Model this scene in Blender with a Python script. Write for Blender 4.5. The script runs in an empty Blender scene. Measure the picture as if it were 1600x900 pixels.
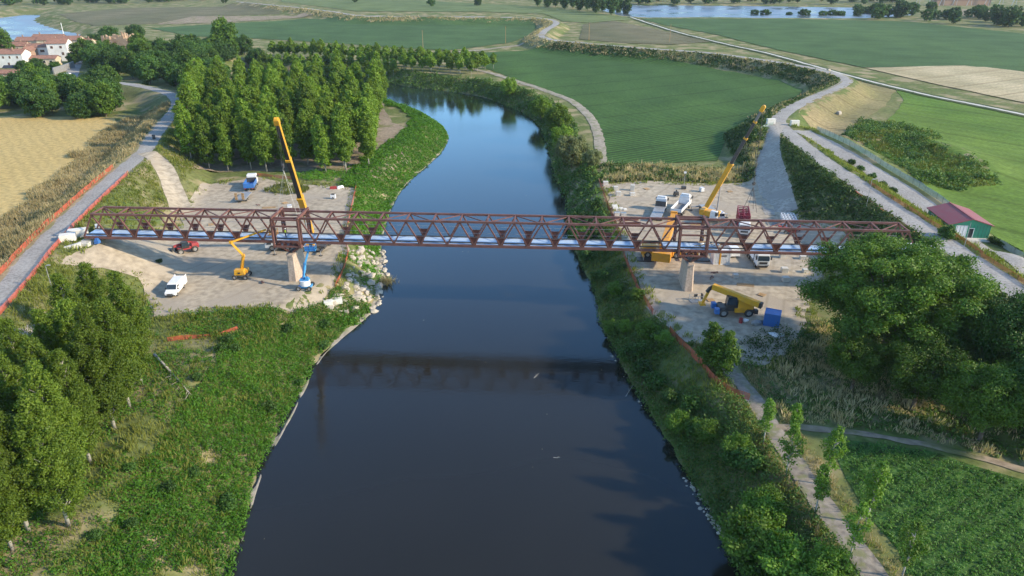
import bpy, bmesh, math, random
import numpy as np
from mathutils import Vector, Matrix
from mathutils.geometry import delaunay_2d_cdt

R = math.radians
scene = bpy.context.scene
COL = scene.collection

# ------------------------------------------------------------------ camera
CAM_H, PITCH, FOC = 54.0, R(25.0), 1120.0
cam_data = bpy.data.cameras.new('camera')
cam_data.sensor_width = 36.0
cam_data.lens = FOC / 1600.0 * 36.0
cam_data.clip_start = 0.5
cam_data.clip_end = 9000.0
cam = bpy.data.objects.new('camera', cam_data)
COL.objects.link(cam)
cam.location = (0, 0, CAM_H)
cam.rotation_euler = (R(90) - PITCH, 0, 0)
scene.camera = cam

# ------------------------------------------------------------------ sky and sun
SUN_EL, SUN_AZ = R(27.0), R(14.0)          # azimuth: from +x towards -y
world = bpy.data.worlds.new('World')
scene.world = world
world.use_nodes = True
wn, wl = world.node_tree.nodes, world.node_tree.links
wn.clear()
w_out = wn.new('ShaderNodeOutputWorld')
w_bg = wn.new('ShaderNodeBackground')
w_sky = wn.new('ShaderNodeTexSky')
w_sky.sky_type = 'NISHITA'
w_sky.sun_disc = False
w_sky.sun_elevation = SUN_EL
w_sky.sun_rotation = R(90) + SUN_AZ
w_sky.altitude = 100
w_sky.air_density = 1.3
w_sky.dust_density = 0.1
w_sky.ozone_density = 4.5
w_bg.inputs['Strength'].default_value = 0.15
wl.new(w_sky.outputs['Color'], w_bg.inputs['Color'])
wl.new(w_bg.outputs[0], w_out.inputs['Surface'])
sun_d = bpy.data.lights.new('sun', 'SUN')
sun_d.energy = 3.5
sun_d.angle = R(2.0)
sun_d.color = (1.0, 0.85, 0.62)
sun = bpy.data.objects.new('sun', sun_d)
COL.objects.link(sun)
sun_dir = Vector((math.cos(SUN_AZ) * math.cos(SUN_EL), -math.sin(SUN_AZ) * math.cos(SUN_EL), math.sin(SUN_EL)))
sun.rotation_euler = sun_dir.to_track_quat('Z', 'Y').to_euler()
sun.location = (200, -50, 150)

scene.view_settings.view_transform = 'Standard'
scene.view_settings.look = 'None'
scene.view_settings.exposure = 1.0
scene.view_settings.gamma = 1.0
scene.view_settings.use_curve_mapping = False
scene.cycles.max_bounces = 5
scene.cycles.use_adaptive_sampling = True
scene.cycles.adaptive_threshold = 0.02
scene.cycles.transparent_max_bounces = 8
scene.cycles.volume_bounces = 0
scene.cycles.use_denoising = True

# ------------------------------------------------------------------ helpers
rng = np.random.default_rng(7)
random.seed(7)

def G(px, py, z=0.0):
    """a point of the place seen at photograph pixel (px, py) whose height is z"""
    u, v = (px - 800.0) / FOC, (py - 450.0) / FOC
    dy = math.cos(PITCH) - math.sin(PITCH) * v
    dz = -math.sin(PITCH) - math.cos(PITCH) * v
    t = (z - CAM_H) / dz
    return Vector((u * t, dy * t, z))

def tag(o, label=None, cat=None, group=None, kind=None):
    if label: o['label'] = label
    if cat: o['category'] = cat
    if group: o['group'] = group
    if kind: o['kind'] = kind
    return o

def link(o, parent=None):
    COL.objects.link(o)
    if parent is not None: o.parent = parent
    return o

def empty(name, loc, rz=0.0, label=None, cat=None, group=None):
    o = bpy.data.objects.new(name, None)
    o.empty_display_size = 0.3
    o.location = loc
    o.rotation_euler = (0, 0, rz)
    link(o)
    return tag(o, label, cat, group)

def copy_tree(o, parent=None):
    c = o.copy()
    COL.objects.link(c)
    c.parent = parent
    for ch in o.children: copy_tree(ch, c)
    return c

class MB:
    def __init__(self): self.v, self.f = [], []
    def add(self, vs, fs):
        n = len(self.v)
        self.v += [tuple(p) for p in vs]
        self.f += [tuple(i + n for i in q) for q in fs]
        return self
    def box(self, c, s, m=None, top=(1.0, 1.0)):
        vs = []
        for z in (-.5, .5):
            k = top if z > 0 else (1, 1)
            for x, y in ((-.5, -.5), (.5, -.5), (.5, .5), (-.5, .5)):
                p = Vector((x * s[0] * k[0], y * s[1] * k[1], z * s[2]))
                if m is not None: p = m @ p
                vs.append(p + Vector(c))
        return self.add(vs, [(3, 2, 1, 0), (4, 5, 6, 7), (0, 1, 5, 4), (1, 2, 6, 5), (2, 3, 7, 6), (3, 0, 4, 7)])
    def bar(self, a, b, w, h, w2=None, h2=None, up=(0, 0, 1)):
        a, b = Vector(a), Vector(b)
        d = (b - a).normalized()
        u = Vector(up)
        if abs(d.dot(u)) > .97: u = Vector((0, 1, 0))
        s = d.cross(u).normalized(); u = s.cross(d).normalized()
        w2 = w if w2 is None else w2; h2 = h if h2 is None else h2
        vs = []
        for p, ww, hh in ((a, w, h), (b, w2, h2)):
            for i, j in ((-.5, -.5), (.5, -.5), (.5, .5), (-.5, .5)):
                vs.append(p + s * i * ww + u * j * hh)
        return self.add(vs, [(3, 2, 1, 0), (4, 5, 6, 7), (0, 1, 5, 4), (1, 2, 6, 5), (2, 3, 7, 6), (3, 0, 4, 7)])
    def tube(self, a, b, r, r2=None, n=8, cap=True):
        a, b = Vector(a), Vector(b)
        r2 = r if r2 is None else r2
        d = (b - a).normalized()
        u = Vector((0, 0, 1)) if abs(d.z) < .9 else Vector((1, 0, 0))
        s = d.cross(u).normalized(); u = s.cross(d)
        vs = []
        for p, rr in ((a, r), (b, r2)):
            for k in range(n):
                t = 2 * math.pi * k / n
                vs.append(p + (s * math.cos(t) + u * math.sin(t)) * rr)
        fs = [(k, (k + 1) % n, n + (k + 1) % n, n + k) for k in range(n)]
        if cap: fs += [tuple(range(n - 1, -1, -1)), tuple(range(n, 2 * n))]
        return self.add(vs, fs)
    def path(self, pts, rad, n=7):
        for i in range(len(pts) - 1):
            self.tube(pts[i], pts[i + 1], rad[i], rad[i + 1], n, cap=(i in (0, len(pts) - 2)))
        return self
    def profile(self, pts, w, inset=None):
        """side profile [(x, z)] extruded across y by half width w; inset[i] narrows point i"""
        n = len(pts)
        inset = inset or [0] * n
        vs = [(x, -(w - q), z) for (x, z), q in zip(pts, inset)] + [(x, w - q, z) for (x, z), q in zip(pts, inset)]
        fs = [tuple(range(n - 1, -1, -1)), tuple(range(n, 2 * n))]
        fs += [(k, (k + 1) % n, n + (k + 1) % n, n + k) for k in range(n)]
        return self.add(vs, fs)
    def quad(self, a, b, c, d): return self.add([a, b, c, d], [(0, 1, 2, 3)])
    def mesh(self, name, mat, smooth=False):
        me = bpy.data.meshes.new(name)
        me.from_pydata(self.v, [], self.f)
        bm = bmesh.new(); bm.from_mesh(me)
        bmesh.ops.recalc_face_normals(bm, faces=bm.faces)
        bm.to_mesh(me); bm.free()
        me.materials.append(mat)
        if smooth: me.polygons.foreach_set('use_smooth', [True] * len(me.polygons))
        return me
    def build(self, name, mat, parent=None, smooth=False, bevel=0.0):
        o = bpy.data.objects.new(name, self.mesh(name, mat, smooth))
        link(o, parent)
        if bevel:
            b = o.modifiers.new('bevel', 'BEVEL'); b.width = bevel; b.segments = 2; b.limit_method = 'ANGLE'
        return o

def np_mesh(name, verts, quads, mat, smooth=False):
    me = bpy.data.meshes.new(name)
    nv, nq = len(verts), len(quads)
    k = quads.shape[1]
    me.vertices.add(nv); me.vertices.foreach_set('co', np.ascontiguousarray(verts, np.float32).ravel())
    me.loops.add(nq * k); me.loops.foreach_set('vertex_index', np.ascontiguousarray(quads, np.int32).ravel())
    me.polygons.add(nq); me.polygons.foreach_set('loop_start', np.arange(0, nq * k, k, dtype=np.int32))
    if smooth: me.polygons.foreach_set('use_smooth', np.ones(nq, bool))
    me.update(calc_edges=True)
    me.materials.append(mat)
    return me

# ------------------------------------------------------------------ materials
def new_mat(name):
    m = bpy.data.materials.new(name); m.use_nodes = True
    nt = m.node_tree
    return m, nt.nodes, nt.links, nt.nodes['Principled BSDF']

def noise_col(n, l, scale, c1, c2, detail=4, coord='Object', lo=.35, hi=.65, vec=None):
    tc = n.new('ShaderNodeTexCoord')
    nz = n.new('ShaderNodeTexNoise'); nz.inputs['Scale'].default_value = scale; nz.inputs['Detail'].default_value = detail
    l.new(vec if vec is not None else tc.outputs[coord], nz.inputs['Vector'])
    rp = n.new('ShaderNodeValToRGB')
    rp.color_ramp.elements[0].position = lo; rp.color_ramp.elements[0].color = (*c1, 1)
    rp.color_ramp.elements[1].position = hi; rp.color_ramp.elements[1].color = (*c2, 1)
    l.new(nz.outputs['Fac'], rp.inputs['Fac'])
    return rp.outputs['Color'], nz.outputs['Fac']

def mixc(n, l, fac, a, b, mode='MIX'):
    mx = n.new('ShaderNodeMix'); mx.data_type = 'RGBA'; mx.blend_type = mode
    for s, val in ((0, fac), (6, a), (7, b)):
        if isinstance(val, (int, float)): mx.inputs[s].default_value = val
        elif isinstance(val, tuple): mx.inputs[s].default_value = (*val, 1)
        else: l.new(val, mx.inputs[s])
    return mx.outputs[2]

def paint(name, c, rough=.5, metal=0.0, dirt=.25, scale=1.5, dirt_c=(.25, .22, .18), bump=0.0):
    m, n, l, b = new_mat(name)
    dark = tuple(x * (1 - dirt) + d * dirt * .6 for x, d in zip(c, dirt_c))
    col, fac = noise_col(n, l, scale, dark, c, 6)
    l.new(col, b.inputs['Base Color'])
    b.inputs['Roughness'].default_value = rough
    b.inputs['Metallic'].default_value = metal
    if bump:
        bp = n.new('ShaderNodeBump'); bp.inputs['Strength'].default_value = bump; bp.inputs['Distance'].default_value = .05
        l.new(fac, bp.inputs['Height']); l.new(bp.outputs[0], b.inputs['Normal'])
    return m

def ground_mat(name, c1, c2, c3=None, s1=.08, s2=1.2, bump=.4, rough=.95, speck=None, stretch=None):
    """soil, sand or grass: two scales of noise, optional third colour in patches"""
    m, n, l, b = new_mat(name)
    vec = None
    if stretch:
        tc = n.new('ShaderNodeTexCoord'); mp = n.new('ShaderNodeMapping')
        mp.inputs['Rotation'].default_value = (0, 0, stretch[0]); mp.inputs['Scale'].default_value = (stretch[1], stretch[2], 1)
        l.new(tc.outputs['Object'], mp.inputs[0]); vec = mp.outputs[0]
    ca, fa = noise_col(n, l, s1, c1, c2, 6, vec=vec)
    cb, fb = noise_col(n, l, s2, (.62, .62, .62), (1.0, 1.0, 1.0), 8, lo=.3, hi=.6)
    col = mixc(n, l, 1.0, ca, cb, 'MULTIPLY')
    if c3:
        cc, fc = noise_col(n, l, s1 * 2.3, (0, 0, 0), (1, 1, 1), 7, lo=.5, hi=.62)
        col = mixc(n, l, cc, col, c3)
    l.new(col, b.inputs['Base Color'])
    b.inputs['Roughness'].default_value = rough
    b.inputs['Specular IOR Level'].default_value = .15
    bp = n.new('ShaderNodeBump'); bp.inputs['Strength'].default_value = bump; bp.inputs['Distance'].default_value = .25
    l.new(fb, bp.inputs['Height']); l.new(bp.outputs[0], b.inputs['Normal'])
    return m

def field_mat(name, c1, c2, ang, spacing, depth=.45, s1=.03, bump=.5, patch=1.0):
    """crop in drilled rows"""
    m, n, l, b = new_mat(name)
    tc = n.new('ShaderNodeTexCoord'); mp = n.new('ShaderNodeMapping')
    mp.inputs['Rotation'].default_value = (0, 0, ang)
    l.new(tc.outputs['Object'], mp.inputs[0])
    wv = n.new('ShaderNodeTexWave'); wv.inputs['Scale'].default_value = .314 / spacing
    wv.inputs['Distortion'].default_value = 1.5; wv.inputs['Detail'].default_value = 2; wv.inputs['Detail Scale'].default_value = .15
    l.new(mp.outputs[0], wv.inputs['Vector'])
    mp2 = n.new('ShaderNodeMapping'); mp2.inputs['Rotation'].default_value = (0, 0, ang); mp2.inputs['Scale'].default_value = (1, .18, 1)
    l.new(tc.outputs['Object'], mp2.inputs[0])
    ca, fa = noise_col(n, l, s1, c1, c2, 5, vec=mp2.outputs[0])
    cb, fb = noise_col(n, l, .9, (.6, .6, .6), (1, 1, 1), 8)
    col = mixc(n, l, .8, ca, cb, 'MULTIPLY')
    rp = n.new('ShaderNodeValToRGB')
    rp.color_ramp.elements[0].color = (1 - depth,) * 3 + (1,); rp.color_ramp.elements[1].color = (1, 1, 1, 1)
    l.new(wv.outputs['Fac'], rp.inputs['Fac'])
    col = mixc(n, l, 1.0, col, rp.outputs['Color'], 'MULTIPLY')
    tw = n.new('ShaderNodeTexWave'); tw.inputs['Scale'].default_value = .314 / 21.0; tw.inputs['Distortion'].default_value = .6; tw.inputs['Detail Scale'].default_value = .05
    l.new(mp.outputs[0], tw.inputs['Vector'])
    tr = n.new('ShaderNodeValToRGB'); tr.color_ramp.elements[0].position = .0; tr.color_ramp.elements[0].color = (.78, .76, .72, 1); tr.color_ramp.elements[1].position = .035; tr.color_ramp.elements[1].color = (1, 1, 1, 1)
    l.new(tw.outputs['Fac'], tr.inputs['Fac'])
    col = mixc(n, l, min(1.0, patch), col, tr.outputs['Color'], 'MULTIPLY')
    cp_, _ = noise_col(n, l, .045, (.78, .80, .72), (1.08, 1.06, 1.0), 5)
    col = mixc(n, l, patch, col, cp_, 'MULTIPLY')
    l.new(col, b.inputs['Base Color'])
    b.inputs['Roughness'].default_value = .9; b.inputs['Specular IOR Level'].default_value = .15
    bp = n.new('ShaderNodeBump'); bp.inputs['Strength'].default_value = bump; bp.inputs['Distance'].default_value = .3
    l.new(mixc(n, l, .5, fb, wv.outputs['Fac']), bp.inputs['Height']); l.new(bp.outputs[0], b.inputs['Normal'])
    return m

def leaf_mat(name, c1, c2, trans=.3, c3=None):
    c1, c2 = (tuple(a * b for a, b in zip(c, (1.45, 1.25, .95))) for c in (c1, c2))
    """leaf colour differs from leaf to leaf (attribute 'var') and a little from plant to plant"""
    m, n, l, b = new_mat(name)
    at = n.new('ShaderNodeAttribute'); at.attribute_name = 'var'
    rp = n.new('ShaderNodeValToRGB')
    rp.color_ramp.elements[0].color = (*c1, 1); rp.color_ramp.elements[1].color = (*c2, 1)
    if c3:
        e = rp.color_ramp.elements.new(.96); e.color = (*c2, 1); rp.color_ramp.elements[2].color = (*c3, 1)
    l.new(at.outputs['Fac'], rp.inputs['Fac'])
    oi = n.new('ShaderNodeObjectInfo')
    rr = n.new('ShaderNodeMapRange'); rr.inputs['To Min'].default_value = .70; rr.inputs['To Max'].default_value = 1.3
    l.new(oi.outputs['Random'], rr.inputs['Value'])
    cx = n.new('ShaderNodeCombineXYZ')
    for k in range(3): l.new(rr.outputs[0], cx.inputs[k])
    col = mixc(n, l, 1.0, rp.outputs['Color'], cx.outputs[0], 'MULTIPLY')
    l.new(col, b.inputs['Base Color'])
    b.inputs['Roughness'].default_value = .55; b.inputs['Specular IOR Level'].default_value = .25
    tr = n.new('ShaderNodeBsdfTranslucent')
    l.new(mixc(n, l, 1.0, col, (1.0, 1.15, .5), 'MULTIPLY'), tr.inputs['Color'])
    mx = n.new('ShaderNodeMixShader'); mx.inputs[0].default_value = trans
    l.new(b.outputs[0], mx.inputs[1]); l.new(tr.outputs[0], mx.inputs[2])
    l.new(mx.outputs[0], n['Material Output'].inputs['Surface'])
    return m

def yard_mat(name, c1, c2, c3, s1, s2, bump):
    """trafficked sand: soil patches and looping wheel ruts"""
    m = ground_mat(name, c1, c2, c3, s1, s2, bump)
    n, l = m.node_tree.nodes, m.node_tree.links
    b = n['Principled BSDF']
    col = b.inputs['Base Color'].links[0].from_socket
    tc = n.new('ShaderNodeTexCoord')
    for k, (sc, dist, rot) in enumerate(((.10, 14.0, .4),)):
        mp = n.new('ShaderNodeMapping'); mp.inputs['Rotation'].default_value = (0, 0, rot); l.new(tc.outputs['Object'], mp.inputs[0])
        wv = n.new('ShaderNodeTexWave'); wv.inputs['Scale'].default_value = sc; wv.inputs['Distortion'].default_value = dist; wv.inputs['Detail'].default_value = 1; wv.inputs['Detail Scale'].default_value = .25
        l.new(mp.outputs[0], wv.inputs['Vector'])
        rp = n.new('ShaderNodeValToRGB'); rp.color_ramp.elements[0].color = (.85, .84, .82, 1); rp.color_ramp.elements[1].position = .12; rp.color_ramp.elements[1].color = (1, 1, 1, 1)
        l.new(wv.outputs['Fac'], rp.inputs['Fac'])
        ms, _ = noise_col(n, l, .05 + .02 * k, (0, 0, 0), (1, 1, 1), 3, lo=.42, hi=.6)
        col = mixc(n, l, ms, col, mixc(n, l, 1.0, col, rp.outputs['Color'], 'MULTIPLY'))
    l.new(col, b.inputs['Base Color'])
    return m

M = {}
M['terrain'] = ground_mat('meadow_soil', (.11, .155, .04), (.20, .20, .08), (.30, .25, .14), .05, .9)
M['sand'] = yard_mat('sandy_yard', (.415, .345, .255), (.48, .41, .31), (.37, .315, .245), .05, .8, .2)
M['gravel'] = ground_mat('grey_gravel', (.37, .34, .295), (.45, .41, .355), (.31, .285, .25), .1, 1.5, .2)
M['track'] = ground_mat('pale_track', (.40, .35, .28), (.33, .29, .23), (.22, .22, .13), .15, 1.2, .3)
M['path'] = ground_mat('trodden_path', (.26, .23, .195), (.33, .29, .24), (.20, .20, .11), .25, 1.5, .3)
M['dryverge'] = ground_mat('dry_verge', (.34, .28, .16), (.43, .36, .23), (.24, .23, .11), .1, 1.0)
M['asphalt'] = ground_mat('worn_asphalt', (.32, .30, .275), (.40, .38, .35), None, .15, 2.5, .1, .85)
M['drysoil'] = ground_mat('dry_soil', (.28, .22, .16), (.36, .29, .21), (.17, .17, .07), .08, 1.0)
M['wheat'] = field_mat('ripe_wheat', (.55, .40, .155), (.61, .46, .20), R(-38), 3.0, .03, .02, .3, .1)
M['stubble'] = field_mat('stubble', (.52, .43, .27), (.60, .51, .34), R(62), 4.0, .12, .02, .3)
M['soy'] = field_mat('green_crop', (.068, .15, .038), (.095, .195, .045), R(60), 2.0, .5, .02)
M['maize'] = field_mat('far_crop', (.075, .145, .052), (.095, .175, .058), R(-70), 2.2, .18, .012)
M['meadow'] = field_mat('mown_meadow', (.115, .215, .03), (.155, .24, .04), R(-40), 6.0, .06, .02)
M['fallow'] = field_mat('fallow', (.17, .17, .09), (.22, .20, .12), R(-60), 3.0, .2, .02)
M['pasture'] = field_mat('pale_pasture', (.15, .21, .08), (.20, .25, .10), R(-60), 5.0, .15, .01)
M['mown'] = field_mat('mown_verge', (.25, .23, .10), (.36, .29, .16), R(-55), 3.0, .07, .03)
M['corten'] = paint('weathering_steel', (.195, .084, .066), .65, .1, .45, .6, (.05, .03, .03))
M['corten2'] = paint('gusset_steel', (.105, .032, .022), .65, .2, .3, .8, (.05, .03, .03))
M['deck'] = paint('blue_deck_sheet', (.47, .60, .76), .4, .1, .3, .35, (.5, .6, .75))
M['concrete'] = paint('concrete', (.60, .57, .51), .9, 0, .3, .9, (.3, .28, .25), .2)
M['white_conc'] = paint('new_concrete', (.74, .71, .64), .9, 0, .25, .5, (.4, .36, .3), .2)
M['stone'] = paint('pier_stone', (.50, .40, .32), .9, 0, .45, 3.0, (.3, .24, .2), .3)
M['rock'] = paint('pale_rock', (.50, .44, .36), .9, 0, .5, .6, (.3, .27, .22), .5)
M['white'] = paint('white_paint', (.78, .78, .78), .35, 0, .12)
M['yellow'] = paint('yellow_paint', (.72, .36, .018), .4, 0, .2)
M['orange'] = paint('orange_yellow_paint', (.70, .30, .015), .4, 0, .2)
M['black'] = paint('black_paint', (.022, .022, .024), .45, 0, .2)
M['grey'] = paint('grey_steel', (.22, .225, .23), .5, .4, .3)
M['lightgrey'] = paint('galvanised_steel', (.42, .43, .44), .5, .4, .3)
M['darkgrey'] = paint('dark_steel', (.06, .06, .065), .5, .3, .3)
M['blue'] = paint('blue_paint', (.035, .17, .50), .4, 0, .2)
M['sky_blue'] = paint('light_blue_paint', (.05, .30, .62), .4, 0, .2)
M['red'] = paint('red_paint', (.36, .03, .035), .45, 0, .25)
M['darkred'] = paint('dark_red_steel', (.30, .025, .05), .5, 0, .3)
M['rubber'] = paint('rubber', (.025, .025, .025), .8, 0, .5, 3.0, (.2, .18, .15))
M['rim'] = paint('wheel_rim', (.42, .41, .40), .5, .3, .4)
M['wood'] = paint('sawn_wood', (.42, .27, .13), .8, 0, .3, 4.0)
M['hivis'] = paint('hi_vis_cloth', (.62, .78, .06), .7, 0, .1)
M['cloth'] = paint('dark_work_cloth', (.04, .05, .09), .9, 0, .2)
M['skin'] = paint('skin', (.48, .28, .2), .6, 0, .1)
M['roofred'] = paint('red_sheet_roof', (.27, .055, .06), .55, 0, .25, .8)
M['green'] = paint('green_boards', (.035, .30, .17), .6, 0, .2, 1.5)
M['darkgreen'] = paint('dark_green', (.02, .10, .08), .6, 0, .2)
M['tile'] = paint('clay_roof_tiles', (.33, .165, .11), .85, 0, .4, .9, (.1, .08, .07), .3)
M['plaster'] = paint('white_plaster', (.76, .74, .70), .9, 0, .2, .4)
M['cream'] = paint('cream_plaster', (.66, .55, .40), .9, 0, .25, .4)
M['brick'] = paint('old_brick', (.36, .22, .15), .9, 0, .4, 1.2, (.5, .42, .33), .3)
M['ruin'] = paint('ruin_wall', (.46, .33, .22), .95, 0, .6, .35, (.32, .18, .12), .4)
M['bark'] = paint('pale_bark', (.42, .39, .33), .9, 0, .45, 2.0, (.1, .09, .08), .3)
M['darkbark'] = paint('dark_bark', (.14, .11, .08), .95, 0, .4, 2.0, (.05, .04, .03), .4)
M['deadwood'] = paint('dead_wood', (.40, .36, .30), .9, 0, .3, 2.0)
M['window'] = paint('dark_window', (.03, .032, .036), .15, 0, .1)
M['shutter'] = paint('brown_shutter', (.10, .045, .03), .6, 0, .2)
def glass_mat():
    m, n, l, b = new_mat('tinted_glass')
    b.inputs['Base Color'].default_value = (.03, .045, .06, 1); b.inputs['Roughness'].default_value = .06
    b.inputs['Specular IOR Level'].default_value = .8
    return m
M['glass'] = glass_mat()
def net_mat(name, c, a):
    m, n, l, b = new_mat(name)
    col, _ = noise_col(n, l, 1.2, tuple(x * .75 for x in c), c)
    l.new(col, b.inputs['Base Color']); b.inputs['Roughness'].default_value = .7
    tr = n.new('ShaderNodeBsdfTransparent'); mx = n.new('ShaderNodeMixShader'); mx.inputs[0].default_value = a
    l.new(tr.outputs[0], mx.inputs[1]); l.new(b.outputs[0], mx.inputs[2])
    l.new(mx.outputs[0], n['Material Output'].inputs['Surface'])
    return m
M['net'] = net_mat('orange_net', (.62, .13, .07), .6)
M['net2'] = net_mat('amber_net', (.68, .22, .07), .6)
M['gnet'] = net_mat('pale_green_net', (.42, .50, .44), .7)
M['leaf_poplar'] = leaf_mat('poplar_leaves', (.066, .142, .02), (.145, .25, .038), .38)
M['leaf_near'] = leaf_mat('near_poplar_leaves', (.050, .106, .016), (.125, .205, .03), .38)
M['leaf_dark'] = leaf_mat('broad_leaves', (.022, .066, .016), (.055, .125, .028), .25)
M['leaf_oak'] = leaf_mat('big_tree_leaves', (.036, .095, .016), (.088, .170, .028), .3)
M['leaf_grey'] = leaf_mat('willow_leaves', (.10, .14, .075), (.17, .21, .11), .25)
M['leaf_light'] = leaf_mat('young_tree_leaves', (.06, .14, .022), (.11, .22, .04), .35)
M['weed'] = leaf_mat('lush_weeds', (.046, .150, .015), (.100, .26, .028), .36, (.16, .22, .05))
M['scrub'] = leaf_mat('scrub', (.028, .075, .018), (.075, .14, .032), .25, (.22, .24, .11))
M['drygrass'] = leaf_mat('dry_grass', (.20, .185, .12), (.35, .335, .27), .3)
M['crop'] = leaf_mat('crop_leaves', (.030, .095, .022), (.070, .165, .035), .3, (.20, .25, .09))
M['grass'] = leaf_mat('verge_grass', (.085, .14, .03), (.17, .20, .06), .3, (.35, .31, .17))

def water_mat(name, c, rough=.09, ripple=.10, fmax=.55, gc=(.68, .87, 1.0)):
    """turbid water: dark silty body under a rippled, sky-reflecting surface"""
    m, n, l, b = new_mat(name)
    col, fac = noise_col(n, l, .02, tuple(x * .8 for x in c), c, 3)
    l.new(col, b.inputs['Base Color'])
    b.inputs['Roughness'].default_value = .6; b.inputs['Specular IOR Level'].default_value = 0.0
    gl = n.new('ShaderNodeBsdfGlossy'); gl.inputs['Color'].default_value = (*gc, 1)
    rg_, _ = noise_col(n, l, .035, (rough * .6,) * 3, (rough * 1.7,) * 3, 4)
    l.new(rg_, gl.inputs['Roughness'])
    tc = n.new('ShaderNodeTexCoord'); mp = n.new('ShaderNodeMapping'); mp.inputs['Scale'].default_value = (.5, 1.0, 1)
    l.new(tc.outputs['Object'], mp.inputs[0])
    nz = n.new('ShaderNodeTexNoise'); nz.inputs['Scale'].default_value = 1.6; nz.inputs['Detail'].default_value = 3
    l.new(mp.outputs[0], nz.inputs['Vector'])
    bp = n.new('ShaderNodeBump'); bp.inputs['Strength'].default_value = ripple; bp.inputs['Distance'].default_value = .1
    l.new(nz.outputs['Fac'], bp.inputs['Height']); l.new(bp.outputs[0], gl.inputs['Normal'])
    fr = n.new('ShaderNodeFresnel'); fr.inputs['IOR'].default_value = 1.4
    mr = n.new('ShaderNodeMapRange'); mr.inputs['From Min'].default_value = .015; mr.inputs['From Max'].default_value = fmax; mr.inputs['To Min'].default_value = 0.0; mr.inputs['To Max'].default_value = 1.0
    l.new(fr.outputs[0], mr.inputs['Value'])
    mx = n.new('ShaderNodeMixShader')
    l.new(mr.outputs[0], mx.inputs[0]); l.new(b.outputs[0], mx.inputs[1]); l.new(gl.outputs[0], mx.inputs[2])
    l.new(mx.outputs[0], n['Material Output'].inputs['Surface'])
    return m
M['water'] = water_mat('river_water', (.021, .0195, .0145), .1, .14)
M['far_water'] = water_mat('rippled_water', (.05, .06, .06), .3, .5, 1.25, (.86, .93, 1.0))
# ------------------------------------------------------------------ terrain form
def catmull(pts, step):
    P = [np.array(p, float) for p in pts]
    P = [2 * P[0] - P[1]] + P + [2 * P[-1] - P[-2]]
    out = []
    for i in range(1, len(P) - 2):
        n = max(1, int(np.linalg.norm(P[i + 1][:2] - P[i][:2]) / step))
        for k in range(n):
            t = k / n
            out.append(.5 * (2 * P[i] + (P[i + 1] - P[i - 1]) * t + (2 * P[i - 1] - 5 * P[i] + 4 * P[i + 1] - P[i + 2]) * t * t
                             + (-P[i - 1] + 3 * P[i] - 3 * P[i + 1] + P[i + 2]) * t ** 3))
    out.append(P[-2])
    return np.array(out)

def line_px(pts, step=9.0):
    return catmull([tuple(G(*p)) for p in pts], step)

def dist_line(x, y, L):
    """distance to a polyline and its height at the nearest point"""
    best = np.full(x.shape, 1e9); bz = np.zeros(x.shape)
    for i in range(len(L) - 1):
        ax, ay, az = L[i]; bx, by, bz_ = L[i + 1]
        dx, dy = bx - ax, by - ay
        q = dx * dx + dy * dy + 1e-9
        t = np.clip(((x - ax) * dx + (y - ay) * dy) / q, 0, 1)
        d = (x - ax - t * dx) ** 2 + (y - ay - t * dy) ** 2
        m = d < best
        best = np.where(m, d, best); bz = np.where(m, az + t * (bz_ - az), bz)
    return np.sqrt(best), bz

def inside(x, y, poly):
    c = np.zeros(x.shape, bool)
    n = len(poly)
    for i in range(n):
        x0, y0 = poly[i][0], poly[i][1]; x1, y1 = poly[(i + 1) % n][0], poly[(i + 1) % n][1]
        if y0 == y1: continue
        hit = ((y0 > y) != (y1 > y)) & (x < (x1 - x0) * (y - y0) / (y1 - y0) + x0)
        c ^= hit
    return c

def vnoise(x, y, s, seed=0):
    """smooth value noise in 0..1"""
    xs, ys = x / s, y / s
    xi, yi = np.floor(xs).astype(np.int64), np.floor(ys).astype(np.int64)
    xf, yf = xs - xi, ys - yi
    def h(a, b):
        v = np.sin(a * 127.1 + b * 311.7 + seed * 74.7) * 43758.5453
        return v - np.floor(v)
    u, v = xf * xf * (3 - 2 * xf), yf * yf * (3 - 2 * yf)
    return (h(xi, yi) * (1 - u) + h(xi + 1, yi) * u) * (1 - v) + (h(xi, yi + 1) * (1 - u) + h(xi + 1, yi + 1) * u) * v

def sstep(t):
    t = np.clip(t, 0, 1)
    return t * t * (3 - 2 * t)

WZ = -5.0
left_edge = [(330, 1000), (376, 900), (385, 860), (400, 800), (415, 745), (441, 690), (470, 635), (490, 592), (508, 560), (532, 536), (560, 512),
             (583, 490), (596, 466), (602, 440), (599, 410), (598, 385), (606, 350), (617, 320), (632, 294), (655, 272), (680, 250), (697, 230),
             (703, 212), (696, 200), (680, 189), (655, 179), (630, 169), (612, 162), (585, 152), (540, 140)]
right_edge = [(560, 121), (600, 129), (640, 136), (690, 142), (740, 149), (770, 158), (800, 170), (825, 183), (841, 200), (851, 225),
              (859, 260), (870, 290), (881, 312), (884, 335), (890, 385), (905, 415), (925, 460), (931, 500), (945, 530), (960, 560), (980, 600),
              (1005, 640), (1030, 680), (1060, 730), (1085, 775), (1110, 820), (1132, 870), (1146, 900), (1200, 1000)]
LE = catmull([tuple(G(px, py, WZ)) for px, py in left_edge], 7.0)
RE = catmull([tuple(G(px, py, WZ)) for px, py in right_edge], 7.0)
hid_a, hid_b = LE[-1] + np.array([-70, 35, 0]), RE[0] + np.array([-70, 40, 0])
RIVER = [(-24, -60, WZ)] + [tuple(p) for p in LE] + [tuple(hid_a), tuple(hid_b)] + [tuple(p) for p in RE] + [(20, -60, WZ)]
RLOOP = np.array(RIVER + [RIVER[0]])
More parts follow.
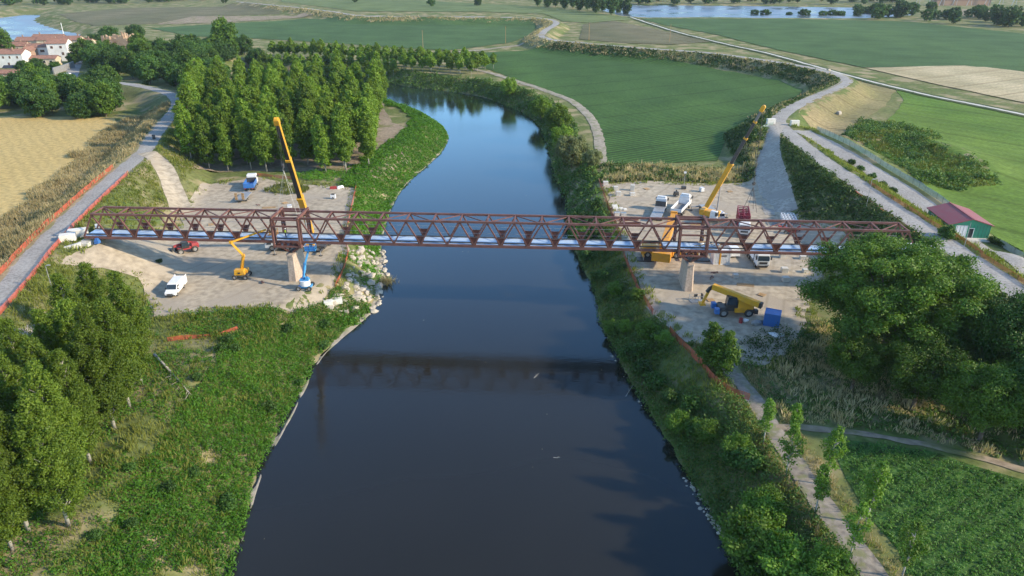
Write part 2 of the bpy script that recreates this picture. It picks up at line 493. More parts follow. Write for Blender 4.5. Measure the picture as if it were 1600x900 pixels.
FARW = [tuple(p) for p in catmull([tuple(G(px, py, WZ)) for px, py in [(-60, 72), (-60, 30), (-10, 29), (20, 26), (45, 23), (60, 22), (65, 25), (57, 29), (54, 32), (64, 38), (82, 44), (100, 49), (118, 52), (128, 57), (110, 66), (60, 72)]], 20)]
FLOOP = np.array(FARW + [FARW[0]])
LAKE = [tuple(G(px, py, 1.0)) for px, py in [(975, 25), (1010, 28), (1100, 27.5), (1250, 29), (1335, 29), (1420, 24), (1420, 15), (1335, 12), (1200, 10), (1090, 9), (985, 8), (940, 15)]]
LLOOP = np.array(LAKE + [LAKE[0]])

levee_left = line_px([(-140, 600, 6.9), (-60, 525, 6.9), (20, 440, 6.9), (60, 392, 6.9), (100, 350, 6.9), (150, 303, 6.8), (190, 267, 6.7), (225, 236, 6.6),
                      (241, 212, 6.4), (262, 186, 6), (277, 165, 5.5), (270, 150, 5), (246, 141, 4.5), (205, 132, 4), (150, 127, 3)])
ramp_left = line_px([(229, 240, 6.4), (252, 258, 5.2), (266, 285, 3.0), (276, 312, 1.0), (285, 335, 0.1)], 2.0)
levee_right = line_px([(1790, 600, 7), (1680, 520, 7), (1600, 463, 7), (1545, 425, 7), (1490, 389, 7), (1438, 353, 7), (1375, 312, 7), (1322, 275, 6.9), (1278, 245, 6.8),
                       (1238, 213, 6.7), (1216, 190, 6.5), (1233, 172, 6.3), (1262, 157, 6.1), (1297, 142, 6), (1319, 131, 6), (1322, 124, 6), (1306, 116, 6),
                       (1270, 107, 5.8), (1200, 95, 5.5), (1100, 82, 5.5), (1000, 75, 5.5), (920, 68, 5.5), (862, 62, 5.5), (846, 57, 5.5), (853, 47, 5.5), (868, 38, 5.5),
                       (866, 33, 5.5), (845, 28.5, 5.5), (780, 26.5, 5.5), (700, 25.5, 5.5), (620, 25, 5.5), (560, 24, 5.5), (520, 18, 5.5), (470, 12, 5.5), (420, 7, 5.5), (370, 2, 5.5)], 14.0)
ramp_right = line_px([(1216, 192, 6.4), (1203, 208, 5.4), (1197, 232, 3.6), (1198, 262, 1.8), (1204, 290, .4), (1212, 315, .1), (1220, 338, .1)], 2.0)
yard_right = line_px([(1252, 205, 6.4), (1306, 234, 5.8), (1358, 265, 5.0), (1408, 296, 4.4), (1452, 328, 4.0), (1500, 372, 4.0), (1565, 415, 4.0), (1660, 478, 4.0)], 3.0)
abut_left = np.array([tuple(p) for p in (Vector((-88, 122.5, 6.6)), Vector((-78.5, 122.3, 6.3)))])
abut_right = np.array([tuple(p) for p in (Vector((71.5, 114.2, 6.4)), Vector((84, 113, 6.8)))])

lv = [tuple(p)[:2] for p in levee_left]
OUT_L = [(-600, lv[0][1])] + lv + [(-600, lv[-1][1])]
rv = [tuple(p)[:2] for p in levee_right]
OUT_R = [(1500, rv[0][1])] + rv + [(rv[-1][0], 2500), (1500, 2500)]

def river_dist(x, y):
    d, _ = dist_line(x, y, RLOOP)
    return np.where(inside(x, y, RIVER), -d, d)

def H(x, y, full=False):
    x = np.asarray(x, float); y = np.asarray(y, float)
    h = np.zeros(x.shape)
    h = np.where(inside(x, y, OUT_L), 1.0, h)
    h = np.where(inside(x, y, OUT_R), 2.0, h)
    h = h + (vnoise(x, y, 9, 1) - .5) * .25 + (vnoise(x, y, 3, 2) - .5) * .08
    for L, hw, sl in ((levee_left, 3.6, .55), (ramp_left, 2.8, .6), (levee_right, 3.8, .5), (ramp_right, 3.6, .6), (yard_right, 5.5, .4), (abut_left, 3.5, .5), (abut_right, 3.5, .5)):
        x0, x1 = L[:, 0].min() - 25, L[:, 0].max() + 25; y0, y1 = L[:, 1].min() - 25, L[:, 1].max() + 25
        m = (x > x0) & (x < x1) & (y > y0) & (y < y1)
        if not m.any(): continue
        d, z = dist_line(x[m], y[m], L)
        h[m] = np.maximum(h[m], z - np.maximum(0, d - hw) * sl)
    # overgrown hollow beside the right-hand meadow
    hx, hy = HOLLOW
    q = ((x - hx) / 15) ** 2 + ((y - hy) / 22) ** 2
    h = h + np.where(q < 4, 1.6 * np.exp(-((np.sqrt(q) - 1) / .35) ** 2) - .8 * np.exp(-q * 3), 0)
    # river cut
    m = (x > RLOOP[:, 0].min() - 30) & (x < RLOOP[:, 0].max() + 30) & (y < RLOOP[:, 1].max() + 30)
    if m.any():
        xm, ym = x[m], y[m]
        d = river_dist(xm, ym)
        mid = -8 + 0 * ym
        left = xm < np.interp(ym, [0, 60, 120, 160, 220, 260, 320], [-3, -3, -7, -8, -6, 0, 30])
        w = np.where(left, np.interp(ym, [0, 80, 105, 118, 125, 140, 200, 260], [17, 16, 13, 9, 8, 7, 9, 9]), 9.0)
        w = w * (.85 + .3 * vnoise(xm, ym, 14, 5))
        s = np.clip(d / w, 0, 1)
        s = .35 * s + .65 * sstep(s)
        hb = (WZ - .25) * (1 - s) + h[m] * s
        hb = hb + np.where((d > .5) & (d < w), (vnoise(xm, ym, 2.2, 9) - .5) * .35, 0)
        h[m] = np.where(d < 0, WZ - .25 - np.minimum(2.5, -d * .35), hb)
    for loop, poly, lev, w in ((FLOOP, FARW, WZ, 14.0), (LLOOP, LAKE, 1.0, 8.0)):
        m = (x > loop[:, 0].min() - 30) & (x < loop[:, 0].max() + 30) & (y > loop[:, 1].min() - 30) & (y < loop[:, 1].max() + 30)
        if m.any():
            d, _ = dist_line(x[m], y[m], loop)
            ins = inside(x[m], y[m], poly)
            s = sstep(d / w)
            h[m] = np.where(ins, lev - .3 - np.minimum(2.5, d * .2), (lev - .3) * (1 - s) + h[m] * s)
    return h
HOLLOW = tuple(G(1425, 240, 3))[:2]

def h1(x, y): return float(H(np.array([x]), np.array([y]))[0])
def GT(px, py):
    """ground point seen at a photograph pixel"""
    z = 0.0
    for _ in range(8):
        p = G(px, py, z); z = .5 * z + .5 * h1(p.x, p.y)
    p = G(px, py, z)
    return Vector((p.x, p.y, h1(p.x, p.y)))
def GTs(pts): return [GT(*p) for p in pts]

def axis(lo, hi, fine_lo, fine_hi, step, grow):
    a = list(np.arange(fine_lo, fine_hi + .01, step))
    s, v = step, fine_hi
    while v < hi: s *= grow; v += s; a.append(v)
    s, v, b = step, fine_lo, []
    while v > lo: s *= grow; v -= s; b.append(v)
    return np.array(b[::-1] + a)

GRID = {}
def build_terrain():
    ax = axis(-3500, 3500, -112, 112, .8, 1.04)
    ay = axis(-300, 4500, 42, 190, .85, 1.014)
    X, Y = np.meshgrid(ax, ay)
    Z = H(X.ravel(), Y.ravel())
    GRID.update(ax=ax, ay=ay, Z=Z.reshape(len(ay), len(ax)))
    nx, ny = len(ax), len(ay)
    V = np.stack([X.ravel(), Y.ravel(), Z], 1)
    i = np.arange(nx * ny).reshape(ny, nx)
    Q = np.stack([i[:-1, :-1].ravel(), i[:-1, 1:].ravel(), i[1:, 1:].ravel(), i[1:, :-1].ravel()], 1)
    o = link(bpy.data.objects.new('ground', np_mesh('ground', V, Q, M['terrain'], True)))
    tag(o, 'grassy river plain under the fields, levees and banks', 'ground', kind='structure')
build_terrain()
def H(x, y):
    """height of the built terrain"""
    x = np.asarray(x, float); y = np.asarray(y, float)
    ax, ay, Z = GRID['ax'], GRID['ay'], GRID['Z']
    i = np.clip(np.searchsorted(ax, x) - 1, 0, len(ax) - 2); j = np.clip(np.searchsorted(ay, y) - 1, 0, len(ay) - 2)
    u = (x - ax[i]) / (ax[i + 1] - ax[i]); v = (y - ay[j]) / (ay[j + 1] - ay[j])
    return (Z[j, i] * (1 - u) + Z[j, i + 1] * u) * (1 - v) + (Z[j + 1, i] * (1 - u) + Z[j + 1, i + 1] * u) * v

def plane_obj(name, poly, z, mat, label, cat):
    me = bpy.data.meshes.new(name)
    me.from_pydata([(p[0], p[1], z) for p in poly], [], [tuple(range(len(poly)))])
    me.materials.append(mat)
    o = link(bpy.data.objects.new(name, me))
    return tag(o, label, cat, kind='structure')
plane_obj('river', [(-190, -80), (90, -80), (90, 470), (-190, 470)], WZ, M['water'], 'dark blue river running under the truss bridge', 'river')
fx, fy = FLOOP[:, 0], FLOOP[:, 1]
plane_obj('distant_river', [(fx.min() - 15, fy.min() - 15), (fx.max() + 15, fy.min() - 15), (fx.max() + 15, fy.max() + 15), (fx.min() - 15, fy.max() + 15)], WZ, M['far_water'], 'pale river bend behind the village', 'river')
fx, fy = LLOOP[:, 0], LLOOP[:, 1]
plane_obj('lake', [(fx.min() - 15, fy.min() - 15), (fx.max() + 15, fy.min() - 15), (fx.max() + 15, fy.max() + 15), (fx.min() - 15, fy.max() + 15)], 1.0, M['far_water'], 'pale blue lake beyond the far crop fields', 'lake')

# ------------------------------------------------------------------ roads and draped patches
def road(name, L, hw, mat, label, cat='road', off=.05, cross=7, jit=.25, seed=0):
    L = catmull([tuple(p) for p in L[::max(1, len(L) // 60)]] + [tuple(L[-1])], 1.2)
    d = np.gradient(L[:, :2], axis=0)
    d /= np.linalg.norm(d, axis=1)[:, None] + 1e-9
    nrm = np.stack([-d[:, 1], d[:, 0]], 1)
    n = len(L)
    ts = np.linspace(-1, 1, cross)
    V = np.zeros((n, cross, 3))
    for k, t in enumerate(ts):
        e = hw * t
        if abs(t) > .99: e = e + np.sign(t) * (vnoise(L[:, 0], L[:, 1], 2.0, seed + 3 + int(t > 0)) - .5) * 2 * jit
        V[:, k, 0] = L[:, 0] + nrm[:, 0] * e
        V[:, k, 1] = L[:, 1] + nrm[:, 1] * e
    V[:, :, 2] = H(V[:, :, 0].ravel(), V[:, :, 1].ravel()).reshape(n, cross) + off + .05 * (1 - ts[None, :] ** 2)
    i = np.arange(n * cross).reshape(n, cross)
    Q = np.stack([i[:-1, :-1].ravel(), i[:-1, 1:].ravel(), i[1:, 1:].ravel(), i[1:, :-1].ravel()], 1)
    o = link(bpy.data.objects.new(name, np_mesh(name, V.reshape(-1, 3), Q, mat, True)))
    return tag(o, label, cat, kind='structure')

def drape(name, poly, res, off, mat, label, cat='field', jit=.6, seed=0):
    """patch of ground with an uneven edge, laid on the terrain"""
    rr = np.random.default_rng(seed + 11)
    B = []
    n = len(poly)
    for i in range(n):
        a, b = np.array(poly[i][:2]), np.array(poly[(i + 1) % n][:2])
        k = max(1, int(np.linalg.norm(b - a) / res))
        nn = np.array([-(b - a)[1], (b - a)[0]]); nn /= np.linalg.norm(nn) + 1e-9
        for j in range(k):
            p = a + (b - a) * j / k
            w = (vnoise(p[:1], p[1:2], res * 3, seed)[0] - .5) * 2 * jit
            B.append(p + nn * w)
    B = np.array(B)
    x0, y0 = B.min(0); x1, y1 = B.max(0)
    gx, gy = np.meshgrid(np.arange(x0 + res / 2, x1, res), np.arange(y0 + res / 2, y1, res))
    gx, gy = gx.ravel(), gy.ravel()
    m = inside(gx, gy, B)
    dd, _ = dist_line(gx[m], gy[m], np.c_[np.vstack([B, B[:1]]), np.zeros(len(B) + 1)])
    gx, gy = gx[m][dd > res * .45], gy[m][dd > res * .45]
    gx = gx + rr.uniform(-.15, .15, len(gx)) * res; gy = gy + rr.uniform(-.15, .15, len(gy)) * res
    pts = [Vector(p) for p in B] + [Vector((a, b)) for a, b in zip(gx, gy)]
    out = delaunay_2d_cdt(pts, [], [list(range(len(B)))], 1, 1e-4)
    P = np.array([tuple(p) for p in out[0]])
    Z = H(P[:, 0], P[:, 1]) + off
    me = np_mesh(name, np.c_[P, Z], np.array([tuple(f)[:3] for f in out[2]]), mat, True)
    o = link(bpy.data.objects.new(name, me))
    bm = bmesh.new(); bm.from_mesh(me)
    for f in bm.faces:
        if f.normal.z < 0: f.normal_flip()
    bm.to_mesh(me); bm.free()
    return tag(o, label, cat, kind='structure')

def flat(pts, z): return [tuple(G(px, py, z)) for px, py in pts]

yard_l = [GT(*p) for p in [(300, 300), (318, 287), (400, 276), (445, 284), (500, 290), (553, 294), (556, 310), (548, 350), (545, 385), (535, 420), (525, 450), (503, 474), (455, 492),
                           (400, 482), (330, 488), (240, 496), (232, 470), (215, 436), (160, 420), (90, 412), (112, 398), (142, 376), (200, 366), (284, 352), (280, 330)]]
yard_r = [GT(*p) for p in [(943, 288), (1010, 284), (1100, 288), (1170, 284), (1192, 268), (1212, 290), (1222, 320), (1262, 345), (1310, 352), (1330, 372), (1300, 410), (1270, 460), (1258, 510),
                           (1225, 560), (1190, 575), (1150, 562), (1110, 545), (1070, 535), (1040, 512), (1012, 475), (990, 432), (975, 395), (962, 350), (950, 310)]]
drape('work_yard', yard_l, 1.6, .09, M['sand'], 'sandy work yard on the left bank beneath the bridge', 'yard', .8, 1)
drape('work_yard', yard_r, 1.6, .09, M['sand'], 'grey sandy work yard on the right bank beneath the bridge', 'yard', .8, 2)
drape('trampled_ground', [GT(*p) for p in [(548, 268), (560, 240), (590, 210), (612, 192), (630, 195), (640, 225), (640, 250), (610, 268), (575, 282)]], 1.5, .10, M['drysoil'], 'bare brown bank beside the poplar grove', 'ground', .7, 3)
drape('grove_floor', flat([(285, 285), (320, 268), (560, 268), (612, 190), (590, 150), (330, 130), (290, 180)], .2), 4, .06, M['drysoil'], 'bare brown soil under the planted poplars', 'ground', 1, 30)

drape('wheat_field', flat([(-330, 183), (60, 182), (180, 184), (186, 196), (160, 222), (110, 262), (55, 305), (0, 345), (-120, 440), (-400, 500)], 1.0), 5, .10, M['wheat'], 'ripe yellow wheat field left of the levee road', 'field', .8, 4)
drape('crop_field', flat([(712, 84), (780, 80), (850, 78), (920, 83), (1000, 92), (1080, 102), (1150, 113), (1215, 126), (1256, 141), (1248, 156), (1205, 180), (1168, 200), (1135, 222), (1122, 252), (1040, 254), (948, 254),
                          (944, 225), (936, 200), (918, 176), (892, 155), (852, 138), (800, 121), (745, 101)], .2), 6, .12, M['soy'], 'green crop field between river track and levee', 'field', .8, 5)
drape('crop_field', flat([(235, 44), (330, 38), (430, 33), (480, 29), (560, 33.5), (700, 37), (835, 38), (838, 44), (825, 56), (800, 66), (700, 79), (560, 70), (400, 60), (300, 57)], .2), 10, .25, M['maize'], 'dark green field beyond the young poplars', 'field', .8, 6)
drape('crop_field', flat([(1000, 29), (1250, 30), (1420, 34), (1600, 53), (1800, 75), (1800, 150), (1600, 112), (1500, 103), (1350, 106), (1230, 82), (1120, 55), (1040, 40)], 2.0), 12, .25, M['maize'], 'wide green field in front of the lake', 'field', .8, 7)
drape('stubble_field', flat([(1352, 107), (1440, 104), (1520, 103), (1600, 113), (1800, 150), (1800, 205), (1600, 161), (1500, 140), (1420, 123)], 2.0), 6, .28, M['stubble'], 'pale harvested field right of the ditch', 'field', .6, 8)
drape('meadow', flat([(1402, 141), (1500, 160), (1600, 182), (1800, 230), (1800, 520), (1640, 425), (1600, 400), (1548, 372), (1510, 350), (1446, 298), (1420, 278), (1398, 258), (1378, 232), (1374, 208), (1385, 188), (1402, 172), (1412, 158)], 2.0), 3, .10, M['meadow'], 'bright green mown meadow beside the green cabin', 'meadow', .6, 9)
drape('mown_verge', flat([(1245, 196), (1262, 172), (1300, 150), (1330, 132), (1345, 122), (1400, 140), (1385, 165), (1345, 190), (1320, 208), (1340, 240), (1300, 228)], 2.0), 3, .08, M['mown'], 'mown brownish verge inside the bend of the levee road', 'ground', .6, 10)
drape('fallow_field', flat([(905, 62), (912, 38), (960, 33), (1030, 47), (1110, 66), (1050, 70), (980, 68)], 2.0), 10, .25, M['fallow'], 'grey green fallow field beside the levee bend', 'field', .8, 11)
drape('pasture', flat([(640, 0), (860, 12), (960, 24), (1000, 30), (920, 36), (880, 34), (850, 22), (760, 19), (560, 18), (440, 3), (440, -4)], 2.0), 20, .3, M['pasture'], 'pale green pasture on the far plain', 'field', .8, 12)
drape('fallow_field', flat([(240, 38), (300, 26), (420, 25), (520, 24), (420, 31), (330, 36)], .2), 10, .3, M['drysoil'], 'bare brown field behind the village', 'field', .8, 13)
drape('orchard_field', flat([(90, 22), (200, 12), (420, 10), (440, 22), (300, 26), (240, 37), (150, 40), (120, 34)], .2), 12, .22, M['fallow'], 'pale strip of young rows beside the distant river', 'field', .8, 14)
drape('maize_plot', [GT(*p) for p in [(1296, 688), (1360, 692), (1450, 706), (1530, 728), (1640, 765), (1700, 900), (1640, 980), (1450, 980), (1400, 860), (1350, 800), (1320, 745)]], 1.5, .05, M['soy'], 'dense green crop plot in the near right corner', 'field', .4, 15)

dv = [tuple(p) for p in levee_left if 70 < p[1] < 235]
drape('dry_verge', [(x, y) for x, y, z in dv] + [(x - np.interp(y, [70, 120, 200, 235], [22, 24, 24, 12]), y - 2) for x, y, z in dv[::-1]], 2.0, .06, M['dryverge'], 'pale dry grass slope left of the levee road', 'ground', 1.2, 31)
road('levee_road', levee_left, 2.1, M['asphalt'], 'levee road with orange netting along the left bank', seed=1)
road('ramp_road', ramp_left, 2.3, M['sand'], 'gravel ramp from the left levee road into the yard', seed=2, off=.10)
road('levee_road', levee_right, 2.4, M['asphalt'], 'grey levee road winding along the right side', seed=3)
road('ramp_road', ramp_right, 3.3, M['gravel'], 'grey gravel ramp from the right junction into the yard', seed=4, off=.10)
road('cabin_road', yard_right, 2.9, M['asphalt'], 'grey service road past the green cabin', seed=5, off=.10)
road('field_track', line_px([(728, 106, 0), (765, 114, 0), (800, 125, 0), (850, 141, 0), (892, 158, 0), (917, 178, 0), (931, 200, 0), (937, 225, 0), (939, 256, 0)]), 1.7, M['track'], 'pale dirt track between river and crop field', seed=6, off=.14)
road('field_track', line_px([(698, 82, .2), (750, 78, .2), (800, 72, .2), (838, 67, 1), (850, 60, 3)]), 2.2, M['track'], 'pale dirt track joining the far levee', seed=7, off=.2)
road('service_path', np.array([tuple(p) for p in GTs([(-60, 588), (0, 553), (40, 532), (75, 515), (120, 492)])]), 2.2, M['gravel'], 'grey path below the left levee', seed=8, off=.10)
road('dirt_path', np.array([tuple(p) for p in GTs([(1118, 548), (1150, 588), (1180, 628), (1208, 672), (1240, 722), (1282, 785), (1330, 850), (1390, 930)])]), 1.25, M['path'], 'grey dirt path lined by young trees', seed=9, off=.10)
road('dirt_path', np.array([tuple(p) for p in GTs([(1212, 668), (1300, 672), (1400, 687), (1500, 708), (1620, 742)])]), .55, M['drysoil'], 'narrow dirt path along the shaded crop edge', seed=10, off=.10)
def shore(L_, e_, hw_, lb_):
    q_ = catmull([tuple(p) for p in L_[(L_[:, 1] > 45) & (L_[:, 1] < 300)]], 1.5)
    d_ = np.gradient(q_[:, :2], axis=0); d_ /= np.linalg.norm(d_, axis=1)[:, None] + 1e-9
    q_[:, 0] -= d_[:, 1] * e_; q_[:, 1] += d_[:, 0] * e_
    road('shore_mud', q_, hw_, M['track'], lb_, 'shore', off=.08, jit=.9, seed=40)
shore(LE, .6, .28, 'pale mud strip at the left water edge')
ditch = line_px([(985, 27, 2.1), (1050, 48, 2.1), (1120, 66, 2.1), (1200, 84, 2.1), (1330, 120, 2.1), (1440, 147, 2.1), (1600, 180, 2.1), (1800, 225, 2.1)])
road('ditch_verge', ditch, 3.2, ground_mat('ditch_grass', (.05, .085, .03), (.10, .12, .05)), 'dark grassy edge of the straight ditch', 'ditch', seed=11, off=.30)
road('ditch_channel', ditch, .9, M['concrete'], 'pale concrete channel of the straight ditch', 'ditch', seed=12, off=.36)
# lorry approach slabs between the truss ends and the levee roads
# ------------------------------------------------------------------ foliage
def leaf_quads(C, Nn, L, asp=.55, rg=rng):
    """one pointed leaf (or leaf spray) for each centre"""
    n = len(C)
    Nn = Nn / (np.linalg.norm(Nn, axis=1)[:, None] + 1e-9)
    r = rg.normal(size=(n, 3))
    t = np.cross(Nn, r); t /= np.linalg.norm(t, axis=1)[:, None] + 1e-9
    b = np.cross(Nn, t)
    L = L[:, None]
    V = np.stack([C - t * L, C - b * L * asp + Nn * L * .15, C + t * L, C + b * L * asp + Nn * L * .15], 1)
    return V.reshape(-1, 3), np.arange(n * 4).reshape(n, 4)

def blade_quads(C, ht, w, lean, rg=rng):
    n = len(C)
    a = rg.uniform(0, 2 * np.pi, n)
    s = np.stack([np.cos(a), np.sin(a), np.zeros(n)], 1) * w[:, None]
    d = rg.normal(size=(n, 3)) * lean; d[:, 2] = 1
    top = C + d * ht[:, None]
    mid = C + d * ht[:, None] * .55
    V = np.stack([C, mid - s, top, mid + s], 1)
    return V.reshape(-1, 3), np.arange(n * 4).reshape(n, 4)

def var_mesh(name, V, Q, mat, var):
    me = np_mesh(name, V, Q, mat)
    at = me.attributes.new('var', 'FLOAT', 'FACE')
    at.data.foreach_set('value', np.clip(var, 0, 1).astype(np.float32))
    return me

def lobes_mesh(name, lobes, per, leaf, mat, seed, asp=.6):
    rg = np.random.default_rng(seed)
    Cs, Ns, Ls, Vs = [], [], [], []
    for (cx, cy, cz, r) in lobes:
        n = max(6, int(per * r * r))
        d = rg.normal(size=(n, 3)); d[:, 2] = d[:, 2] * .9 + .18
        d /= np.linalg.norm(d, axis=1)[:, None]
        rad = r * (.45 + .55 * rg.random(n) ** .5) * (1 + .26 * rg.normal(size=n))
        Cs.append(np.array([cx, cy, cz]) + d * rad[:, None] * np.array([1, 1, .85]))
        Ns.append(d * .8 + rg.normal(size=(n, 3)) * .55 + np.array([0, 0, .25]))
        Ls.append(leaf * rg.uniform(.6, 1.3, n))
        Vs.append(rg.uniform(0, .45) + rg.random(n) * .55)
    V, Q = leaf_quads(np.vstack(Cs), np.vstack(Ns), np.concatenate(Ls), asp, rg)
    return var_mesh(name, V, Q, mat, np.concatenate(Vs))

def poplar_proto(h, rmax, nl, per, leaf, mat, seed, z0=.16, bark='bark', lr=(.38, .6)):
    rg = random.Random(seed)
    lobes, limbs = [], []
    for k in range(nl):
        t = (k + .5) / nl
        z = h * (z0 + (1 - z0) * t)
        prof = math.sin(math.pi * min(1, (t * .86 + .12))) ** .65
        R_ = rmax * prof
        a = k * 2.4 + rg.uniform(-.5, .5)
        d = R_ * rg.uniform(.25, .85)
        r = max(.4, R_ * rg.uniform(*lr))
        lobes.append((math.cos(a) * d, math.sin(a) * d, z + rg.uniform(-.4, .4), r))
        if k % 3 == 0: limbs.append((a, z, d))
    lobes.append((0, 0, h * .97, rmax * .3))
    mb = MB()
    mb.path([(0, 0, -.4), (.05, 0, h * .3), (0, .08, h * .62), (0, 0, h * .93)], [h * .0135, h * .011, h * .007, .03], 8)
    for a, z, d in limbs:
        zb = max(h * z0 * .9, z - d * 1.3)
        mb.path([(0, 0, zb), (math.cos(a) * d * .5, math.sin(a) * d * .5, zb + d * .7), (math.cos(a) * d, math.sin(a) * d, z)], [.09, .06, .02], 5)
    return (mb.mesh('poplar_trunk', M[bark], True), lobes_mesh('poplar_crown', lobes, per, leaf, M[mat], seed))

def broad_proto(h, rx, nl, per, leaf, mat, seed, z0=.3, bark='darkbark', fork=5, tr=.022, ry=None, lob=(.18, .32)):
    rg = random.Random(seed)
    ry = ry or rx
    lobes = []
    for k in range(nl):
        u = rg.random() ** .6; a = k * 2.39996 + rg.uniform(-.3, .3)
        zz = -1 + 2 * (k + .5) / nl
        s = math.sqrt(max(0, 1 - zz * zz))
        q = .5 + .42 * rg.random()
        x, y = math.cos(a) * s * rx * q, math.sin(a) * s * ry * q
        z = h * z0 + (h * (1 - z0)) * (.5 + .5 * zz * q * 1.05)
        r = rx * rg.uniform(*lob)
        lobes.append((x, y, min(z, h - r * .5), r))
    mb = MB()
    t0 = h * tr
    mb.path([(0, 0, -.5), (0, .05, h * z0 * .6), (.1, 0, h * z0 * 1.1)], [t0 * 1.25, t0, t0 * .8], 9)
    for k in range(fork):
        a = 2 * math.pi * k / fork + rg.uniform(-.4, .4)
        d = rx * rg.uniform(.4, .65)
        p = (math.cos(a) * d, math.sin(a) * d, h * rg.uniform(.6, .85))
        m_ = (p[0] * .4, p[1] * .4, h * z0 + (p[2] - h * z0) * .5)
        mb.path([(.05, 0, h * z0 * .8), m_, p], [t0 * .6, t0 * .4, t0 * .12], 6)
    return (mb.mesh('tree_trunk', M[bark], True), lobes_mesh('tree_crown', lobes, per, leaf, M[mat], seed))

PROTO = {
    'poplar0': poplar_proto(16.5, 2.6, 60, 210, .26, 'leaf_poplar', 1, lr=(.3, .55)),
    'poplar1': poplar_proto(15.5, 2.8, 56, 210, .26, 'leaf_poplar', 2, lr=(.3, .55)),
    'poplar2': poplar_proto(17.5, 2.5, 62, 210, .26, 'leaf_poplar', 3, lr=(.3, .55)),
    'near0': poplar_proto(18.5, 3.1, 200, 400, .13, 'leaf_near', 4, .14, lr=(.15, .36)),
    'near1': poplar_proto(17.5, 3.3, 190, 400, .13, 'leaf_near', 5, .14, lr=(.15, .36)),
    'young0': poplar_proto(9, 2.1, 18, 130, .36, 'leaf_poplar', 6, .38),
    'young1': poplar_proto(8.2, 2.3, 16, 130, .36, 'leaf_poplar', 7, .40),
    'wood0': broad_proto(10, 5.0, 40, 110, .34, 'leaf_dark', 8, .04),
    'wood1': broad_proto(9, 5.6, 40, 110, .34, 'leaf_dark', 9, .04),
    'wood2': broad_proto(11, 4.4, 38, 110, .34, 'leaf_oak', 10, .05),
    'big': broad_proto(20, 11.0, 195, 370, .165, 'leaf_oak', 11, .22, fork=11, lob=(.075, .155)),
    'mid': broad_proto(13, 6.0, 70, 330, .15, 'leaf_oak', 12, .2, fork=7, lob=(.16, .27)),
    'mid_dark': broad_proto(14, 6.5, 70, 310, .16, 'leaf_dark', 13, .2, fork=7, lob=(.16, .27)),
    'willow': broad_proto(8.5, 4.6, 44, 130, .26, 'leaf_grey', 14, .15, lob=(.2, .32)),
    'bank': broad_proto(9.5, 4.2, 44, 130, .26, 'leaf_poplar', 15, .18, lob=(.2, .32)),
    'street0': poplar_proto(6.8, .95, 26, 430, .12, 'leaf_light', 16, .36, 'bark', lr=(.3, .6)),
    'street1': poplar_proto(5.9, 1.15, 20, 360, .12, 'leaf_light', 17, .38, 'bark', lr=(.25, .55)),
    'bush': broad_proto(4.2, 2.6, 40, 240, .16, 'leaf_light', 18, .05, lob=(.2, .34)),
    'sapling': poplar_proto(7.5, 2.0, 26, 330, .17, 'leaf_oak', 19, .15),
    'far0': broad_proto(13, 6.5, 22, 26, .8, 'leaf_dark', 20, .12),
    'far1': broad_proto(10, 6.0, 20, 26, .8, 'leaf_dark', 21, .08),
    'far2': poplar_proto(18, 4.5, 20, 26, .8, 'leaf_dark', 22, .1, 'darkbark'),
    'shrub': broad_proto(3.0, 2.2, 18, 110, .26, 'leaf_dark', 23, .02, lob=(.25, .4)),
}
def tree(name, key, x, y, s, label, cat='tree', group=None, rz=None, sz=None, z=None):
    tr, cr = PROTO[key]
    z = h1(x, y) if z is None else z
    o = empty(name, (x, y, z), random.uniform(0, 6.28) if rz is None else rz, label, cat, group)
    k_ = 1.03 if key.startswith('poplar') else 1.0
    o.scale = (s * k_, s * k_, sz or s)
    for nm, me in (('trunk', tr), ('crown', cr)):
        c = bpy.data.objects.new(nm, me); link(c, o)
    return o
def tree_px(name, key, px, py, s, label, cat='tree', group=None, **k):
    p = GT(px, py)
    return tree(name, key, p.x, p.y, s, label, cat, group, **k)

# planted poplar grove behind the left yard: rows run away from the yard
ORD = ['first', 'second', 'third', 'fourth', 'fifth', 'sixth', 'seventh', 'eighth', 'ninth', 'tenth', 'eleventh', 'twelfth', 'thirteenth', 'fourteenth', 'fifteenth', 'sixteenth', 'seventeenth', 'eighteenth', 'nineteenth', 'twentieth', '21st', '22nd', '23rd', '24th', '25th', '26th']
gc = np.array([(-88, 193), (-40, 190), (-54, 300), (-126, 300)], float)
for r in range(17):
    for c in range(10):
        v, u = r / 16, c / 9
        if r == 0 and c == 9 or random.random() < .06: continue
        p = (gc[0] * (1 - u) + gc[1] * u) * (1 - v) + (gc[3] * (1 - u) + gc[2] * u) * v
        x, y = p + rng.normal(size=2) * .8
        if river_dist(np.array([x]), np.array([y]))[0] < 7: continue
        lb = 'tall green poplar planted in the dense grove behind the left yard'
        if r == 0: lb = f'{ORD[c]} poplar from the left in the front row of the grove'
        elif c == 9: lb = f'{ORD[r]} poplar back along the right edge of the grove'
        tree('poplar_tree', f'poplar{random.randrange(3)}', x, y, random.uniform(.74, 1.12), lb, 'tree', 'poplars of the planted grove')
# young poplars in rows behind the far bend
y0 = [G(395, 96, 0), G(735, 119, 0)]
for r in range(4):
    for k in range(26):
        t = k / 25
        x = y0[0].x * (1 - t) + y0[1].x * t + r * 3.5 + random.uniform(-.6, .6)
        y = y0[0].y * (1 - t) + y0[1].y * t + r * 8 + random.uniform(-.6, .6)
        if r == 0 and k % 9 == 4: continue
        tree('young_poplar', f'young{random.randrange(2)}', x, y, random.uniform(.85, 1.15), (f'{ORD[k]} slender young poplar from the left in the row along the far bank' if r == 0 else 'slender young poplar in the back rows beyond the river bend'), 'tree', 'young poplars beyond the bend')
